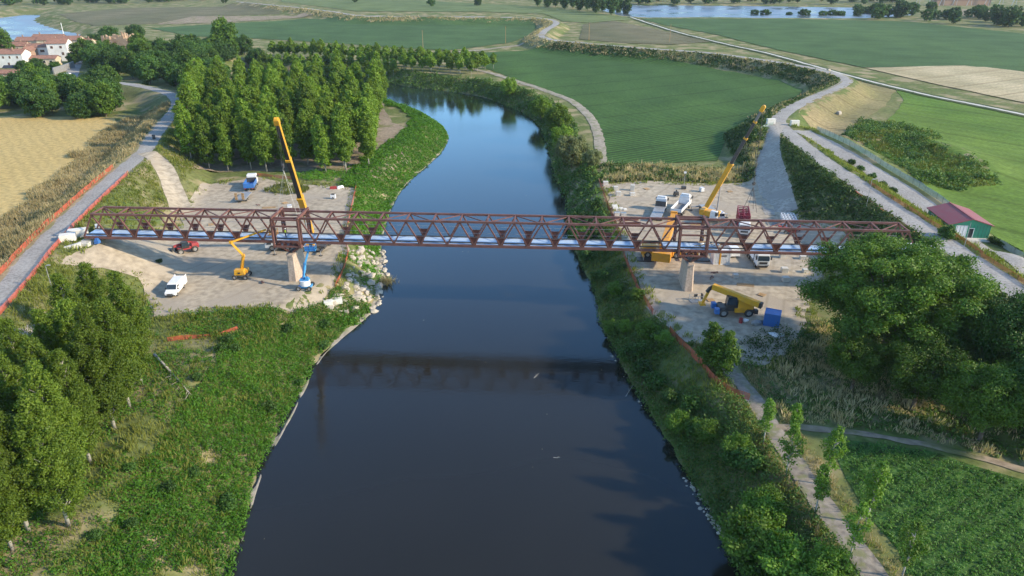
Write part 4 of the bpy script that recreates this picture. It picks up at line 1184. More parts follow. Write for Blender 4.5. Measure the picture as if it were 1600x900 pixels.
# ------------------------------------------------------------------ nets
def net_fence(pts, ht, mat, label, cat='safety net', step=2.5, sag=.25, seed=0, lean=.1):
    """plastic mesh hung between thin stakes"""
    L = catmull([tuple(p) for p in pts], .8)
    L[:, 2] = H(L[:, 0], L[:, 1])
    root = empty('safety_net_fence', tuple(L[0]), 0, label, cat)
    rg = np.random.default_rng(seed)
    d = np.gradient(L[:, :2], axis=0); d /= np.linalg.norm(d, axis=1)[:, None] + 1e-9
    n = len(L)
    wob = (vnoise(L[:, 0] * 1.0, L[:, 1] * 1.0, 1.3, seed) - .5)
    hh = ht * (1 - sag * (vnoise(L[:, 0], L[:, 1], 2.2, seed + 2)))
    V = np.zeros((n, 3, 3))
    for k, f in enumerate((0.02, .5, 1.0)):
        off = wob * .5 * (1 if k == 1 else .3) + lean * f
        V[:, k, 0] = L[:, 0] - d[:, 1] * off; V[:, k, 1] = L[:, 1] + d[:, 0] * off; V[:, k, 2] = L[:, 2] + hh * f + .03
    V = V.reshape(-1, 3) - L[0]
    i = np.arange(n * 3).reshape(n, 3)
    Q = np.stack([i[:-1, :-1].ravel(), i[:-1, 1:].ravel(), i[1:, 1:].ravel(), i[1:, :-1].ravel()], 1)
    link(bpy.data.objects.new('net', np_mesh('net', V, Q, M[mat])), root)
    st = MB().tube((0, 0, -.3), (0, 0, ht + .15), .03, n=5).mesh('stake', M['darkgrey'])
    for k in range(0, n, max(1, int(step / .8))):
        s = bpy.data.objects.new('stake', st); link(s, root); s.location = L[k] - L[0]
    return root
def offset(L, e):
    d = np.gradient(L[:, :2], axis=0); d /= np.linalg.norm(d, axis=1)[:, None] + 1e-9
    Q = L.copy(); Q[:, 0] += -d[:, 1] * e; Q[:, 1] += d[:, 0] * e
    return Q
LLF, LRF, YRF = (catmull([tuple(p) for p in q], 1.5) for q in (levee_left, levee_right, yard_right))
LVL = LLF[(LLF[:, 1] < 172) & (LLF[:, 1] > 60)]
net_fence(offset(LVL, 2.7), 1.1, 'net', 'orange safety net along the field side of the left levee road', seed=1)
LVL2 = LLF[(LLF[:, 1] < 165) & (LLF[:, 1] > 60)]
net_fence(offset(LVL2, -2.6), 1.0, 'net', 'orange safety net along the river side of the left levee road', seed=2)
net_fence(GTs([(557, 290), (548, 330), (541, 370), (543, 400), (536, 425), (524, 450)]), 1.0, 'net', 'orange safety net along the left bank by the rocks', seed=3)
net_fence(GTs([(262, 534), (300, 530), (330, 527), (372, 515)]), .8, 'net', 'short orange net at the lower edge of the left yard', seed=4, sag=.6)
net_fence(GTs([(386, 277), (410, 276), (456, 281)]), .9, 'net', 'orange net in front of the poplar grove', seed=5)
net_fence(GTs([(936, 285), (948, 320), (962, 355), (972, 392), (985, 430), (1000, 462), (1020, 492)]), 1.2, 'net', 'orange safety net along the right bank beside the yard', seed=6)
net_fence(GTs([(1044, 518), (1070, 545), (1095, 572), (1115, 598), (1140, 616), (1170, 627)]), 1.2, 'net', 'orange safety net running down the near right bank', seed=7)
LR = LRF[(LRF[:, 1] > 118) & (LRF[:, 1] < 157)]
net_fence(offset(LR, 2.6)[::-1], .9, 'net', 'reddish net along the yard side of the right levee road', seed=8, sag=.5, lean=-1.0)
net_fence(offset(LRF[(LRF[:, 1] > 121) & (LRF[:, 1] < 158)], -2.7), .9, 'net2', 'amber net between the right levee road and the service road', seed=9)
net_fence(offset(LRF[(LRF[:, 1] > 92) & (LRF[:, 1] < 114)], -2.7), .9, 'net2', 'amber net right of the levee road near the picture edge', seed=10)
net_fence(offset(LRF[(LRF[:, 1] > 113) & (LRF[:, 1] < 128)], -3.4), 1.0, 'net', 'red net hanging beside the green cabin', seed=11)
net_fence(offset(YRF[(YRF[:, 1] > 142)], 4.6), 1.5, 'gnet', 'pale green mesh fence beside the service road', 'fence', seed=12, sag=.15)
net_fence(offset(YRF[(YRF[:, 1] < 127)], 5.4), 1.3, 'gnet', 'pale green mesh fence beyond the cabin', 'fence', seed=13, sag=.15)
net_fence(GTs([(1208, 196), (1190, 202), (1182, 215), (1180, 240), (1181, 262)]), 1.0, 'gnet', 'pale low fence left of the ramp at the right junction', 'fence', seed=14, sag=.1)

# ------------------------------------------------------------------ rock revetment
def rock_mesh(seed):
    rg = np.random.default_rng(seed)
    bm = bmesh.new(); bmesh.ops.create_icosphere(bm, subdivisions=1, radius=1)
    for v in bm.verts: v.co = v.co * rg.uniform(.72, 1.15)
    bmesh.ops.convex_hull(bm, input=bm.verts)
    me = bpy.data.meshes.new('stone'); bm.to_mesh(me); bm.free(); me.materials.append(M['rock'])
    return me
ROCKS = [rock_mesh(k) for k in range(9)]
def stones(name, poly, n, smin, smax, label, seed):
    rg = random.Random(seed)
    P = [tuple(GT(*p)) for p in poly]
    xs, ys = [p[0] for p in P], [p[1] for p in P]
    root = empty(name, P[0], 0, label, 'rocks')
    k = 0
    while k < n:
        x, y = rg.uniform(min(xs), max(xs)), rg.uniform(min(ys), max(ys))
        if not inside(np.array([x]), np.array([y]), P)[0]: continue
        s = smin + (smax - smin) * rg.random() ** 2
        o = bpy.data.objects.new('stone', rg.choice(ROCKS)); link(o, root)
        o.location = Vector((x, y, max(h1(x, y), WZ - .1) + s * .15)) - Vector(P[0])
        o.rotation_euler = (rg.uniform(-.5, .5), rg.uniform(-.5, .5), rg.uniform(0, 6.28))
        o.scale = (s * rg.uniform(.9, 1.5), s * rg.uniform(.8, 1.2), s * rg.uniform(.5, .9)); k += 1
    return root
stones('rock_revetment', [(545, 392), (600, 386), (604, 415), (606, 445), (600, 470), (588, 492), (560, 494), (520, 486), (508, 472), (530, 455), (545, 425)], 300, .2, .9, 'heap of pale boulders on the left bank below the bridge', 5)
stones('shore_stones', [(1068, 742), (1100, 775), (1128, 830), (1118, 838), (1095, 800), (1062, 748)], 60, .12, .35, 'pale stones at the near right water edge', 6)
stones('shore_stones', [(955, 550), (985, 595), (1012, 640), (1006, 645), (978, 602), (950, 555)], 22, .1, .28, 'small pale stones at the right water edge before the bridge', 7)
for (px, py), s, lb in (((513, 476), (1.5, 1.2, .8), 'squared white stone block at the left end of the boulders'), ((526, 473), (2.0, 1.3, .9), 'larger squared white stone block beside the boulders')):
    p = GT(px, py); block('stone_block', p, s, .3, 'white_conc', lb)

# concrete cubes in the right yard
def cube_px(px, py, s, label, rz=0, mat='concrete', group=None):
    p = GT(px, py); return block('concrete_block', p, s, rz, mat, label, group=group)
for px, py, s, lb in ((1222, 403, (1.1, .9, 1.0), 'concrete block right of the white lorry cab, farthest of three'), (1225, 426, (1.2, 1.0, 1.1), 'concrete block in the middle right of the yard'),
                      (1227, 440, (1.2, 1.0, 1.0), 'concrete block nearest the huge tree'), (1149, 434, (.9, .9, .8), 'lone low concrete block in the bridge shadow'),
                      (1254, 405, (1.2, 1.0, .8), 'concrete block under the right truss span'), (1258, 426, (1.0, .9, .8), 'low concrete block beside the huge tree crown'),
                      (946, 290, (1.3, 1.0, 1.2), 'concrete cube in the back left corner of the right yard'), (962, 297, (1.1, 1.0, 1.0), 'concrete cube second from the back corner'),
                      (966, 306, (1.2, 1.0, 1.2), 'concrete cube in the front of the back left pair'), (988, 298, (1.0, 1.0, 1.6), 'tan block on end in the back of the right yard'),
                      (988, 306, (1.3, 1.0, .9), 'concrete block in front of the tan one'), (964, 337, (1.4, 1.0, .9), 'concrete block in the front row by the net'),
                      (974, 337, (1.2, 1.0, .8), 'concrete block second in the front row by the net'), (966, 343, (1.4, .9, .6), 'flat concrete block just behind the truss')):
    cube_px(px, py, s, lb, random.uniform(-.1, .1), 'concrete')
o = empty('block_stack', GT(961, 328), .05, 'stack of white bagged pallets by the net in the right yard', 'stack')
for k in range(3):
    mb = MB().box((0, .7 * k - .5, .35), (1.3, .6, .7 + .25 * k)); mb.build('block', M['white_conc'], o, bevel=.06)
MB().box((1.3, -.2, .3), (.9, .9, .6)).build('block', M['white_conc'], o, bevel=.06); MB().box((2.2, -.6, .25), (.8, .7, .5)).build('block', M['white_conc'], o, bevel=.06)
# ------------------------------------------------------------------ machines
def P2(px, py, z): return G(px, py, z)
def heading(a, b, z=1.0):
    p, q = G(*a, z), G(*b, z); return math.atan2(q.y - p.y, q.x - p.x)
WH = {}
def wheel(root, x, y, r, w=.3, rim='rim'):
    k = (round(r, 2), round(w, 2), rim)
    if k not in WH:
        t = MB()
        n = 18
        prof = [(-w / 2, r * .86), (-w * .36, r), (w * .36, r), (w / 2, r * .86), (w / 2, r * .55), (-w / 2, r * .55)]
        vs = [(math.cos(2 * math.pi * j / n) * q, yy, math.sin(2 * math.pi * j / n) * q) for j in range(n) for yy, q in prof]
        m = len(prof)
        t.add(vs, [(j * m + i, j * m + (i + 1) % m, ((j + 1) % n) * m + (i + 1) % m, ((j + 1) % n) * m + i) for j in range(n) for i in range(m)])
        rm = MB().tube((0, -w * .38, 0), (0, w * .38, 0), r * .56, n=14).tube((0, -w * .46, 0), (0, w * .46, 0), r * .2, n=10)
        WH[k] = (t.mesh('tyre', M['rubber'], True), rm.mesh('rim', M[rim]))
    a, b = WH[k]
    o = bpy.data.objects.new('wheel', a); link(o, root); o.location = (x, y, r)
    c = bpy.data.objects.new('rim', b); link(c, o)
    return o
def base(name, p, rz, label, cat, group=None):
    return empty(name, (p.x, p.y, h1(p.x, p.y) + .09), rz, label, cat, group)

def lorry_cab(root, xf, mat='white', w=1.22, z0=.75, h=3.0, ln=2.1, defl=True):
    xb = xf - ln
    c = MB().profile([(xb, z0), (xf - .05, z0), (xf, z0 + .5), (xf - .03, z0 + 1.0), (xf - .32, h - .12), (xf - .5, h), (xb + .1, h), (xb, h - .15)], w, [0, .05, .05, .03, .12, .16, .12, .05]).build('cab', M[mat], root, bevel=.06)
    sl = Vector((-.29, 0, h - .12 - z0 - 1.0)).normalized()
    a, b = Vector((xf + .015, 0, z0 + 1.06)), Vector((xf - .25, 0, h - .32))
    MB().add([(a.x, -w + .14, a.z), (a.x, w - .14, a.z), (b.x, w - .24, b.z), (b.x, -w + .24, b.z)] + [(a.x - .06, -w + .14, a.z), (a.x - .06, w - .14, a.z), (b.x - .06, w - .24, b.z), (b.x - .06, -w + .24, b.z)],
             [(0, 1, 2, 3), (7, 6, 5, 4), (0, 4, 5, 1), (1, 5, 6, 2), (2, 6, 7, 3), (3, 7, 4, 0)]).build('windscreen', M['glass'], c)
    for s in (-1, 1):
        MB().box((xf - .85, s * (w - .045), z0 + 1.5), (.85, .06, .62)).build('side_window', M['glass'], c)
        MB().box((xf - .12, s * (w + .16), z0 + 1.55), (.14, .22, .62)).bar((xf - .14, s * (w - .1), z0 + 1.85), (xf - .12, s * (w + .1), z0 + 1.85), .05, .05).build('mirror', M['black'], c)
        MB().box((xf + .0, s * (w - .3), z0 + .2), (.08, .34, .2)).build('headlight', M['lightgrey'], c)
    MB().box((xf - .0, 0, z0 + .62), (.09, 1.5, .42)).box((xf + .01, 0, z0 - .05), (.12, 1.6, .3)).build('grille', M['black'], c)
    if defl: MB().profile([(xf - .75, h - .02), (xb + .2, h - .02), (xb + .2, h + .4), (xf - 1.2, h + .38)], w - .28).build('wind_deflector', M[mat], c, bevel=.05)
    return c

def lorry(name, p, rz, ln, label, bed='flat', cab='white', bed_mat='grey', side_mat='white', cat='lorry', axles=2, defl=True):
    r = base(name, p, rz, label, cat)
    xf, xr = ln / 2, -ln / 2
    lorry_cab(r, xf, cab, defl=defl)
    MB().bar((xr + .1, .42, .8), (xf - .2, .42, .8), .16, .26).bar((xr + .1, -.42, .8), (xf - .2, -.42, .8), .16, .26).build('chassis', M['darkgrey'], r)
    bx0, bx1 = xr, xf - 2.35
    b = MB().box(((bx0 + bx1) / 2, 0, 1.08), (bx1 - bx0, 2.46, .16)).build('bed', M[bed_mat], r)
    hb = MB().box((bx1 - .05, 0, 1.75), (.1, 2.4, 1.2)).build('headboard', M['darkgrey' if bed != 'sides' else side_mat], b)
    if bed == 'sides':
        for s in (-1, 1): MB().box(((bx0 + bx1) / 2, s * 1.23, 1.55), (bx1 - bx0 - .1, .07, .78)).build('side_board', M[side_mat], b)
        MB().box((bx0 + .04, 0, 1.5), (.07, 2.4, .7)).build('tail_board', M[side_mat], b)
    if bed == 'tipper':
        for s in (-1, 1): MB().box(((bx0 + bx1) / 2, s * 1.23, 1.65), (bx1 - bx0 - .1, .08, 1.0)).build('side_board', M[side_mat], b)
        MB().box((bx0 + .04, 0, 1.65), (.08, 2.4, 1.0)).build('tail_board', M[side_mat], b)
    xs = [xf - 1.25] + [xr + 1.6 + 1.3 * k for k in range(axles)]
    for x in xs:
        for s in (-1, 1): wheel(r, x, s * 1.05, .5, .34 if x == xs[0] else .5)
    for s in (-1, 1): MB().box((xf - 3.6, s * .95, .78), (1.3, .5, .5)).build('fuel_tank', M['grey'], r)
    for s in (-1, 1): MB().box((xr - .02, s * .9, .85), (.06, .4, .16)).build('tail_light', M['red'], r)
    return r

lorry('flatbed_lorry', G(1029, 333, .5), heading((1021, 350), (1037, 314)), 10.5, 'white cabbed lorry with a bare grey flat bed in the back of the right yard', 'flat', bed_mat='lightgrey')
lorry('dropside_lorry', G(1064, 327, .5), heading((1050, 341), (1074, 316)), 9.0, 'white lorry with white dropside bed next to the flatbed', 'sides', bed_mat='grey')
lorry('flatbed_lorry', G(1181, 404, 0.5), heading((1170, 388), (1195, 424)), 9.5, 'white lorry facing the camera in the right yard below the truss', 'flat', bed_mat='lightgrey', axles=3)
load_p = G(1160, 356, .5)
lorry('loaded_lorry', load_p, heading((1157, 336), (1163, 376)), 10.5, 'white lorry carrying the red steel frames behind the truss', 'flat', bed_mat='grey')
lorry('tipper_lorry', G(393, 291, .5), heading((387, 302), (400, 279)), 7.2, 'blue tipper lorry with white cab by the poplar grove', 'tipper', bed_mat='blue', side_mat='blue', defl=False)
# low loader with upright ramps
t = base('low_loader_trailer', G(381, 309, .4), heading((371, 320), (391, 298)), 'low trailer with upright ramps behind the blue tipper lorry', 'trailer')
MB().box((0, 0, .78), (6.2, 2.4, .18)).build('bed', M['lightgrey'], t)
MB().bar((3.0, 0, .7), (5.0, 0, .7), .2, .2).build('drawbar', M['grey'], t)
for s in (-1, 1):
    mb = MB().box((-3.05, s * .8, 1.6), (.1, .62, 1.7))
    for k in range(4): mb.box((-3.14, s * .8, 1.0 + k * .42), (.12, .66, .1))
    mb.build('ramp', M['wood'], t)
    for x in (-1.6, -.5): wheel(t, x, s * 1.05, .38, .34)

def van(p, rz, label, doors=True):
    r = base('panel_van', p, rz, label, 'van')
    b = MB().profile([(-2.65, .38), (2.45, .38), (2.68, .62), (2.66, 1.0), (1.75, 1.22), (1.0, 1.92), (.6, 2.0), (-2.5, 2.0), (-2.65, 1.85)], .98, [.02, .06, .1, .1, .08, .14, .14, .12, .08]).build('body', M['white'], r, bevel=.07)
    a, c = Vector((1.73, 0, 1.27)), Vector((1.07, 0, 1.88))
    MB().add([(a.x, -.84, a.z), (a.x, .84, a.z), (c.x, .78, c.z), (c.x, -.78, c.z), (a.x - .1, -.84, a.z - .05), (a.x - .1, .84, a.z - .05), (c.x - .1, .78, c.z - .05), (c.x - .1, -.78, c.z - .05)],
             [(0, 1, 2, 3), (7, 6, 5, 4), (0, 4, 5, 1), (1, 5, 6, 2), (2, 6, 7, 3), (3, 7, 4, 0)]).build('windscreen', M['glass'], b)
    for s in (-1, 1):
        MB().box((.75, s * .875, 1.5), (.8, .05, .4)).build('side_window', M['glass'], b)
        MB().box((1.35, s * 1.06, 1.28), (.12, .2, .24)).build('mirror', M['black'], b)
        MB().box((2.55, s * .68, .86), (.2, .32, .2)).build('headlight', M['lightgrey'], b)
        for x in (1.75, -1.65): wheel(r, x, s * .86, .34, .24)
        if doors: MB().box((-3.0, s * .93, 1.2), (.75, .06, 1.5)).build('rear_door', M['white'], r)
    MB().box((2.62, 0, .72), (.12, 1.0, .2)).box((2.66, 0, .46), (.1, 1.7, .16)).build('bumper', M['black'], b)
    return r
van(G(274, 452, .5), heading((284, 440), (265, 463)), 'white panel van with open rear doors in the left yard')
van(G(1141, 393, .5), R(95), 'white van half hidden behind the truss beside the container', False)

def crane(p, rz, label, body, carrier, boom, ln=12.0, axles=4, boom_w=.85, cabm='white', pads=False, swing=0.0, outr=True, bulk=1.0, edge=0, sections=((0, .42, 1.0), (.42, .7, .82), (.7, 1.0, .66)), mats=None, hook=None):
    """telescopic truck crane; boom = (foot, tip) in the world"""
    r = base('mobile_crane', p, rz, label, 'crane')
    ih = Matrix.Translation(r.location) @ Matrix.Rotation(rz, 4, 'Z')
    inv = ih.inverted()
    mats = mats or [body] * len(sections)
    xf = ln / 2
    ch = MB().box((-.6, 0, .95), (ln - 2.0, 2.4, .55)).box((-.6, 0, 1.27), (ln - 2.6, 2.5, .1)).build('carrier', M[carrier], r, bevel=.04)
    c = MB().profile([(xf - 1.9, .6), (xf, .6), (xf, 1.3), (xf - .2, 2.1), (xf - 1.7, 2.15), (xf - 1.9, 1.9)], 1.2, [0, .05, .05, .12, .12, .05]).build('driver_cab', M[cabm], r, bevel=.06)
    MB().box((xf - .05, 0, 1.68), (.12, 2.0, .55), Matrix.Rotation(-.25, 3, 'Y')).build('windscreen', M['glass'], c)
    for s in (-1, 1): MB().box((xf - .9, s * 1.16, 1.65), (.9, .07, .5)).build('side_window', M['glass'], c)
    for k in range(axles):
        x = xf - 1.5 - k * (ln - 3.2) / (axles - 1)
        for s in (-1, 1): wheel(r, x, s * 1.1, .62, .42)
    if outr:
        for x in (xf - 2.6, -xf + .7):
            for s in (-1, 1):
                q = MB().bar((x, s * .6, .85), (x, s * 3.0, .85), .3, .3).build('outrigger', M[carrier], r)
                MB().tube((x, s * 2.95, .1), (x, s * 2.95, .95), .11, n=8).build('jack', M['lightgrey'], q)
                MB().tube((x, s * 2.95, .0), (x, s * 2.95, .1), .34, n=12).build('foot_pad', M['black'], q)
    f, t = inv @ Vector(boom[0]), inv @ Vector(boom[1])
    ax = Vector((t.x - f.x, t.y - f.y, 0)).normalized(); sd = Vector((-ax.y, ax.x, 0))
    rot = Matrix((ax, sd, Vector((0, 0, 1)))).transposed()
    cx = Vector((f.x, f.y, 0)) + ax * 1.3
    s = MB().box(cx + Vector((0, 0, 1.35 + .55 * bulk)), (3.6 * bulk, 2.2 * bulk, 1.1 * bulk), rot, (.95, .9)).box(cx - ax * 1.9 * bulk + Vector((0, 0, 1.4 + .65 * bulk)), (1.1 * bulk, 2.4 * bulk, 1.2 * bulk), rot).tube(cx + Vector((0, 0, 1.2)), cx + Vector((0, 0, 1.45)), .9, n=16).build('superstructure', M[body], r, bevel=.05)
    if bulk > 1: MB().box((-xf + 2.0, 0, 1.95), (2.6, 2.5, 1.3)).build('engine_hood', M[body], r, bevel=.08); MB().box((xf - 4.0, 0, 1.75), (2.4, 2.45, .9)).build('equipment_box', M[body], r, bevel=.06)
    oc = cx + ax * 1.0 - sd * 1.35 * (1 if swing >= 0 else -1)
    k = MB().box(oc + Vector((0, 0, 2.1)), (1.7, .95, 1.7), rot, (.8, .9)).build('operator_cab', M[cabm], r, bevel=.05)
    MB().box(oc + ax * .62 + Vector((0, 0, 2.35)), (.5, .99, .85), rot).build('cab_window', M['glass'], k)
    d = (t - f)
    bm_ = None
    for (a, b, q), mt in zip(sections, mats):
        n = 'boom' if bm_ is None else 'boom_section'
        o = MB().bar(f + d * a, f + d * b, boom_w * q * .82, boom_w * q, up=Vector((0, 0, 1))).build(n, M[mt], r if bm_ is None else bm_, bevel=.03)
        MB().bar(f + d * (b - .012), f + d * (b + .004), boom_w * q * 1.02, boom_w * q * 1.2).build('collar', M[body], bm_ or o)
        if bm_ is None: bm_ = o
        if edge: MB().bar(f + d * a + sd * edge * boom_w * q * .46, f + d * b + sd * edge * boom_w * q * .46, boom_w * q * .07, boom_w * q * 1.02).build('painted_sun_edge', M[body], bm_)  # strip in body colour paints sunlight along one flank of the boom
    MB().bar(t - d.normalized() * .6, t + d.normalized() * .5, boom_w * .75, boom_w * .8).tube(t + d.normalized() * .45 - sd * .3, t + d.normalized() * .45 + sd * .3, .38, n=12).build('boom_head', M[body], bm_)
    rp = f + d * .28
    MB().tube(cx + ax * 1.1 + Vector((0, 0, 1.7)), (cx + ax * 1.1 + Vector((0, 0, 1.7))).lerp(rp, .55), .17, n=10).tube((cx + ax * 1.1 + Vector((0, 0, 1.7))).lerp(rp, .5), rp, .11, n=10).build('lift_ram', M['lightgrey'], r)
    if hook:
        hz = inv @ Vector(hook)
        top = t + d.normalized() * .45
        MB().tube(top + sd * .15, hz + sd * .12 + Vector((0, 0, .5)), .03, n=5).tube(top - sd * .15, hz - sd * .12 + Vector((0, 0, .5)), .03, n=5).build('hoist_rope', M['darkgrey'], r)
        hb = MB().box(hz + Vector((0, 0, .3)), (.35, .5, .7)).tube(hz + Vector((-.12, 0, .35)), hz + Vector((.12, 0, .35)), .36, n=12).build('hook_block', M['darkgrey'], r)
        MB().path([hz + Vector((0, 0, 0)), hz + Vector((0, 0, -.3)), hz + Vector((.16, 0, -.45)), hz + Vector((.05, 0, -.6)), hz + Vector((-.12, 0, -.5))], [.05] * 5, 6).build('hook', M['grey'], hb)
    return r
# left crane: boom leans over the bridge
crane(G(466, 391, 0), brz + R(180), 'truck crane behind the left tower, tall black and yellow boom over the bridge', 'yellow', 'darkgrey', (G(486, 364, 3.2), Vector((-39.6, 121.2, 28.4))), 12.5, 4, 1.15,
      sections=((0, .36, 1.0), (.36, .70, .8), (.70, 1.0, .66)), mats=['yellow', 'black', 'black'], hook=(-39.6, 121.2, 20.5), edge=1)  # edge: the boom's sunlit side, put in as a yellow strip
o = empty('lifting_slings', (-39.6, 121.2, 13.0), 0, 'thin lifting slings hanging from the left crane hook', 'slings')
for q in ((-1.9, -.6), (1.9, .4), (-1.7, 1.2), (1.7, -1.2)): MB().tube((0, 0, 7.0), (q[0], q[1], -.7), .022, n=4).build('sling', M['lightgrey'], o)
# big yellow crane, boom lowered away from the camera
crane(G(1043, 401, 0), brz, 'large yellow mobile crane with lowered boom under the right span', 'orange', 'orange', (G(1036, 389, 3.4), G(1053, 336, 5.6)), 11.5, 4, 1.7, cabm='orange', bulk=1.45, sections=((0, .8, 1.0), (.8, 1.0, .8)), mats=['orange', 'orange'])
# crane lifting the red frames
tip = Vector((50.6, 146.5, 25.6))
crane(G(1110, 337, 0), R(-80), 'white and yellow truck crane with its long boom raised in the right yard', 'yellow', 'lightgrey', (G(1104, 323, 3.2), tip), 9.5, 3, .95, sections=((0, .46, 1.0), (.46, .72, .74), (.72, .88, .62), (.88, 1.0, .52)), mats=['yellow', 'darkgrey', 'darkgrey', 'grey'],
      hook=(51.2, 146.9, 9.6))
for px, lb in ((1008, 'black outrigger mat left of the yellow crane'), (1094, 'black outrigger mat right of the yellow crane')):
    p = G(px, 407, 0); block('outrigger_mat', p, (3.2, 2.0, .22), brz, 'black', lb, 'mat', sink=-.09)

def lattice(name, p, rz, s, mat, label, cat, nx=4, nz=3, lift=0.0, bar=.1):
    o = empty(name, (p.x, p.y, lift), rz, label, cat)
    L, W, Ht = s
    for k in range(nx + 1):
        x = -L / 2 + L * k / nx
        mb = MB()
        for y in (-W / 2, 0, W / 2): mb.bar((x, y, 0), (x, y, Ht), bar, bar)
        for z in np.linspace(0, Ht, nz): mb.bar((x, -W / 2, z), (x, W / 2, z), bar, bar)
        mb.bar((x, -W / 2, 0), (x, W / 2, Ht), bar * .8, bar * .8)
        mb.build('frame', M[mat], o)
    for y in (-W / 2, 0, W / 2):
        mb = MB()
        for z in np.linspace(0, Ht, nz):
            mb.bar((-L / 2, y, z), (L / 2, y, z), bar, bar)
        for k in range(nx): mb.bar((-L / 2 + L * k / nx, y, 0), (-L / 2 + L * (k + 1) / nx, y, Ht), bar * .7, bar * .7)
        mb.build('side_frame', M[mat], o)
    return o
hd = heading((1157, 336), (1163, 376))
lattice('steel_frame_bundle', Vector((load_p.x - math.cos(hd) * 1.6, load_p.y - math.sin(hd) * 1.6, 0)), hd, (6.6, 2.3, 2.5), 'darkred', 'bundle of red steel frames slung on the loaded lorry', 'steel frames', 6, 4, 1.3, .14)
o = empty('chain_sling', (51.2, 146.9, 3.8), 0, 'chain sling between crane hook and red frames', 'sling')
for q in ((-1.1, 1.2), (1.1, 1.2), (-1.1, -1.4), (1.1, -1.4)): MB().tube((0, 0, 5.3), (q[0], q[1], 0), .045, n=5).build('chain', M['darkgrey'], o)
lattice('red_cage', G(1246, 350, 0), R(78), (5.5, 2.6, 1.2), 'darkred', 'low red steel cage beside the embankment', 'steel frames', 5, 3, .15, .1)
for px, lb in ((1226, 'white steel rack on the left of a pair behind the truss'), (1236, 'white steel rack on the right of a pair behind the truss')):
    lattice('white_rack', G(px, 350, 0), R(80), (4.6, 1.3, 1.6), 'white', lb, 'rack', 4, 4, .15, .13)
t = base('red_implement', G(1234, 366, 0), R(160), 'red machine with one black tyre beside the white racks', 'machine')
MB().box((0, 0, .8), (2.2, 1.2, .7)).bar((.8, -.5, 1.0), (2.6, .3, 1.5), .3, .3).build('body', M['red'], t, bevel=.06)
MB().bar((-.9, 0, 1.1), (-1.8, .2, 2.0), .25, .3).build('arm', M['red'], t); wheel(t, -1.5, -.8, .5, .35); wheel(t, .9, .8, .4, .3)

# red telehandler
t = base('telehandler', G(292, 393, .2), heading((304, 389), (281, 394)), 'dark red telehandler parked behind the van, facing left', 'telehandler')
MB().box((-.3, 0, 1.0), (4.0, 1.6, .55)).box((-1.6, 0, 1.45), (1.5, 1.9, .6), None, (.85, .9)).build('body', M['red'], t, bevel=.08)
c = MB().box((.25, .45, 1.75), (1.5, .95, 1.3), None, (.8, .85)).build('cab', M['black'], t, bevel=.05)
MB().box((.25, .45, 1.95), (1.35, 1.0, .7), None, (.85, .9)).build('cab_glass', M['glass'], c)
bm_ = MB().bar((-2.1, -.45, 2.15), (2.2, -.35, 1.5), .36, .42).build('boom', M['red'], t)
MB().bar((2.1, -.35, 1.55), (2.6, -.3, .6), .3, .3).build('boom_nose', M['darkgrey'], bm_)
cg = MB().box((2.75, 0, .75), (.15, 1.5, 1.1)).build('fork_carriage', M['darkgrey'], t)
for s in (-1, 1): MB().box((3.3, s * .45, .22), (1.1, .14, .06)).build('fork', M['darkgrey'], cg)
for x in (1.3, -1.4):
    for s in (-1, 1): wheel(t, x, s * .95, .62, .42)

def chassis4(t, L, W, r, mat, rw=.34):
    MB().box((0, 0, r + .05), (L * .92, W * .55, .34)).bar((L * .38, -W / 2, r), (L * .38, W / 2, r), .2, .2).bar((-L * .38, -W / 2, r), (-L * .38, W / 2, r), .2, .2).build('chassis', M[mat], t, bevel=.04)
    for x in (L * .38, -L * .38):
        for s in (-1, 1): wheel(t, x, s * W / 2, r, rw)
def basket(t, p, mat, w=1.9, d=.9):
    mb = MB().box((p[0], p[1], p[2] + .04), (w, d, .08))
    for z in (.55, 1.1):
        for s in (-1, 1):
            mb.bar((p[0] - w / 2, p[1] + s * d / 2, p[2] + z), (p[0] + w / 2, p[1] + s * d / 2, p[2] + z), .05, .05)
            mb.bar((p[0] + s * w / 2, p[1] - d / 2, p[2] + z), (p[0] + s * w / 2, p[1] + d / 2, p[2] + z), .05, .05)
    for x in (-1, 0, 1):
        for s in (-1, 1): mb.bar((p[0] + x * w / 2, p[1] + s * d / 2, p[2]), (p[0] + x * w / 2, p[1] + s * d / 2, p[2] + 1.1), .07, .07)
    b = mb.build('basket', M[mat], t)
    MB().box((p[0], p[1] + d / 2 - .08, p[2] + .85), (.6, .16, .4)).build('control_box', M['darkgrey'], b)
    return b
# yellow articulated lift
bp = G(379, 434, 0)
t = base('boom_lift', bp, 0, 'yellow articulated boom lift reaching onto the bridge from the left yard', 'boom lift')
t.rotation_euler = (0, 0, 0)
def loc(v): return Vector(v) - t.location
chassis4(t, 2.6, 2.2, .45, 'grey')
MB().box((-.1, -.3, 1.35), (1.9, 1.5, 1.0), None, (.92, .88)).box((.7, .5, 1.25), (.7, 1.3, .7)).build('turntable', M['yellow'], t, bevel=.06)
MB().box((-.1, -1.06, 1.3), (.45, .04, .3)).build('badge', M['black'], t)
e0, e1, e2, e3 = Vector((0, .2, 1.7)), loc((-48.3, 119.2, 4.9)), loc((-49.6, 117.9, 7.9)), loc((-44.0, 120.6, 9.3))
l1 = MB().bar(e0, e1, .34, .4).bar(e0 + Vector((.3, 0, 0)), e1 + Vector((.1, .15, -.3)), .16, .16).build('lower_arm', M['yellow'], t)
l2 = MB().bar(e1, e2, .3, .36).box(e1, (.5, .45, .5)).build('upper_arm', M['yellow'], t)
l3 = MB().bar(e2, e3, .24, .3).box(e2, (.45, .4, .45)).build('jib', M['yellow'], t)
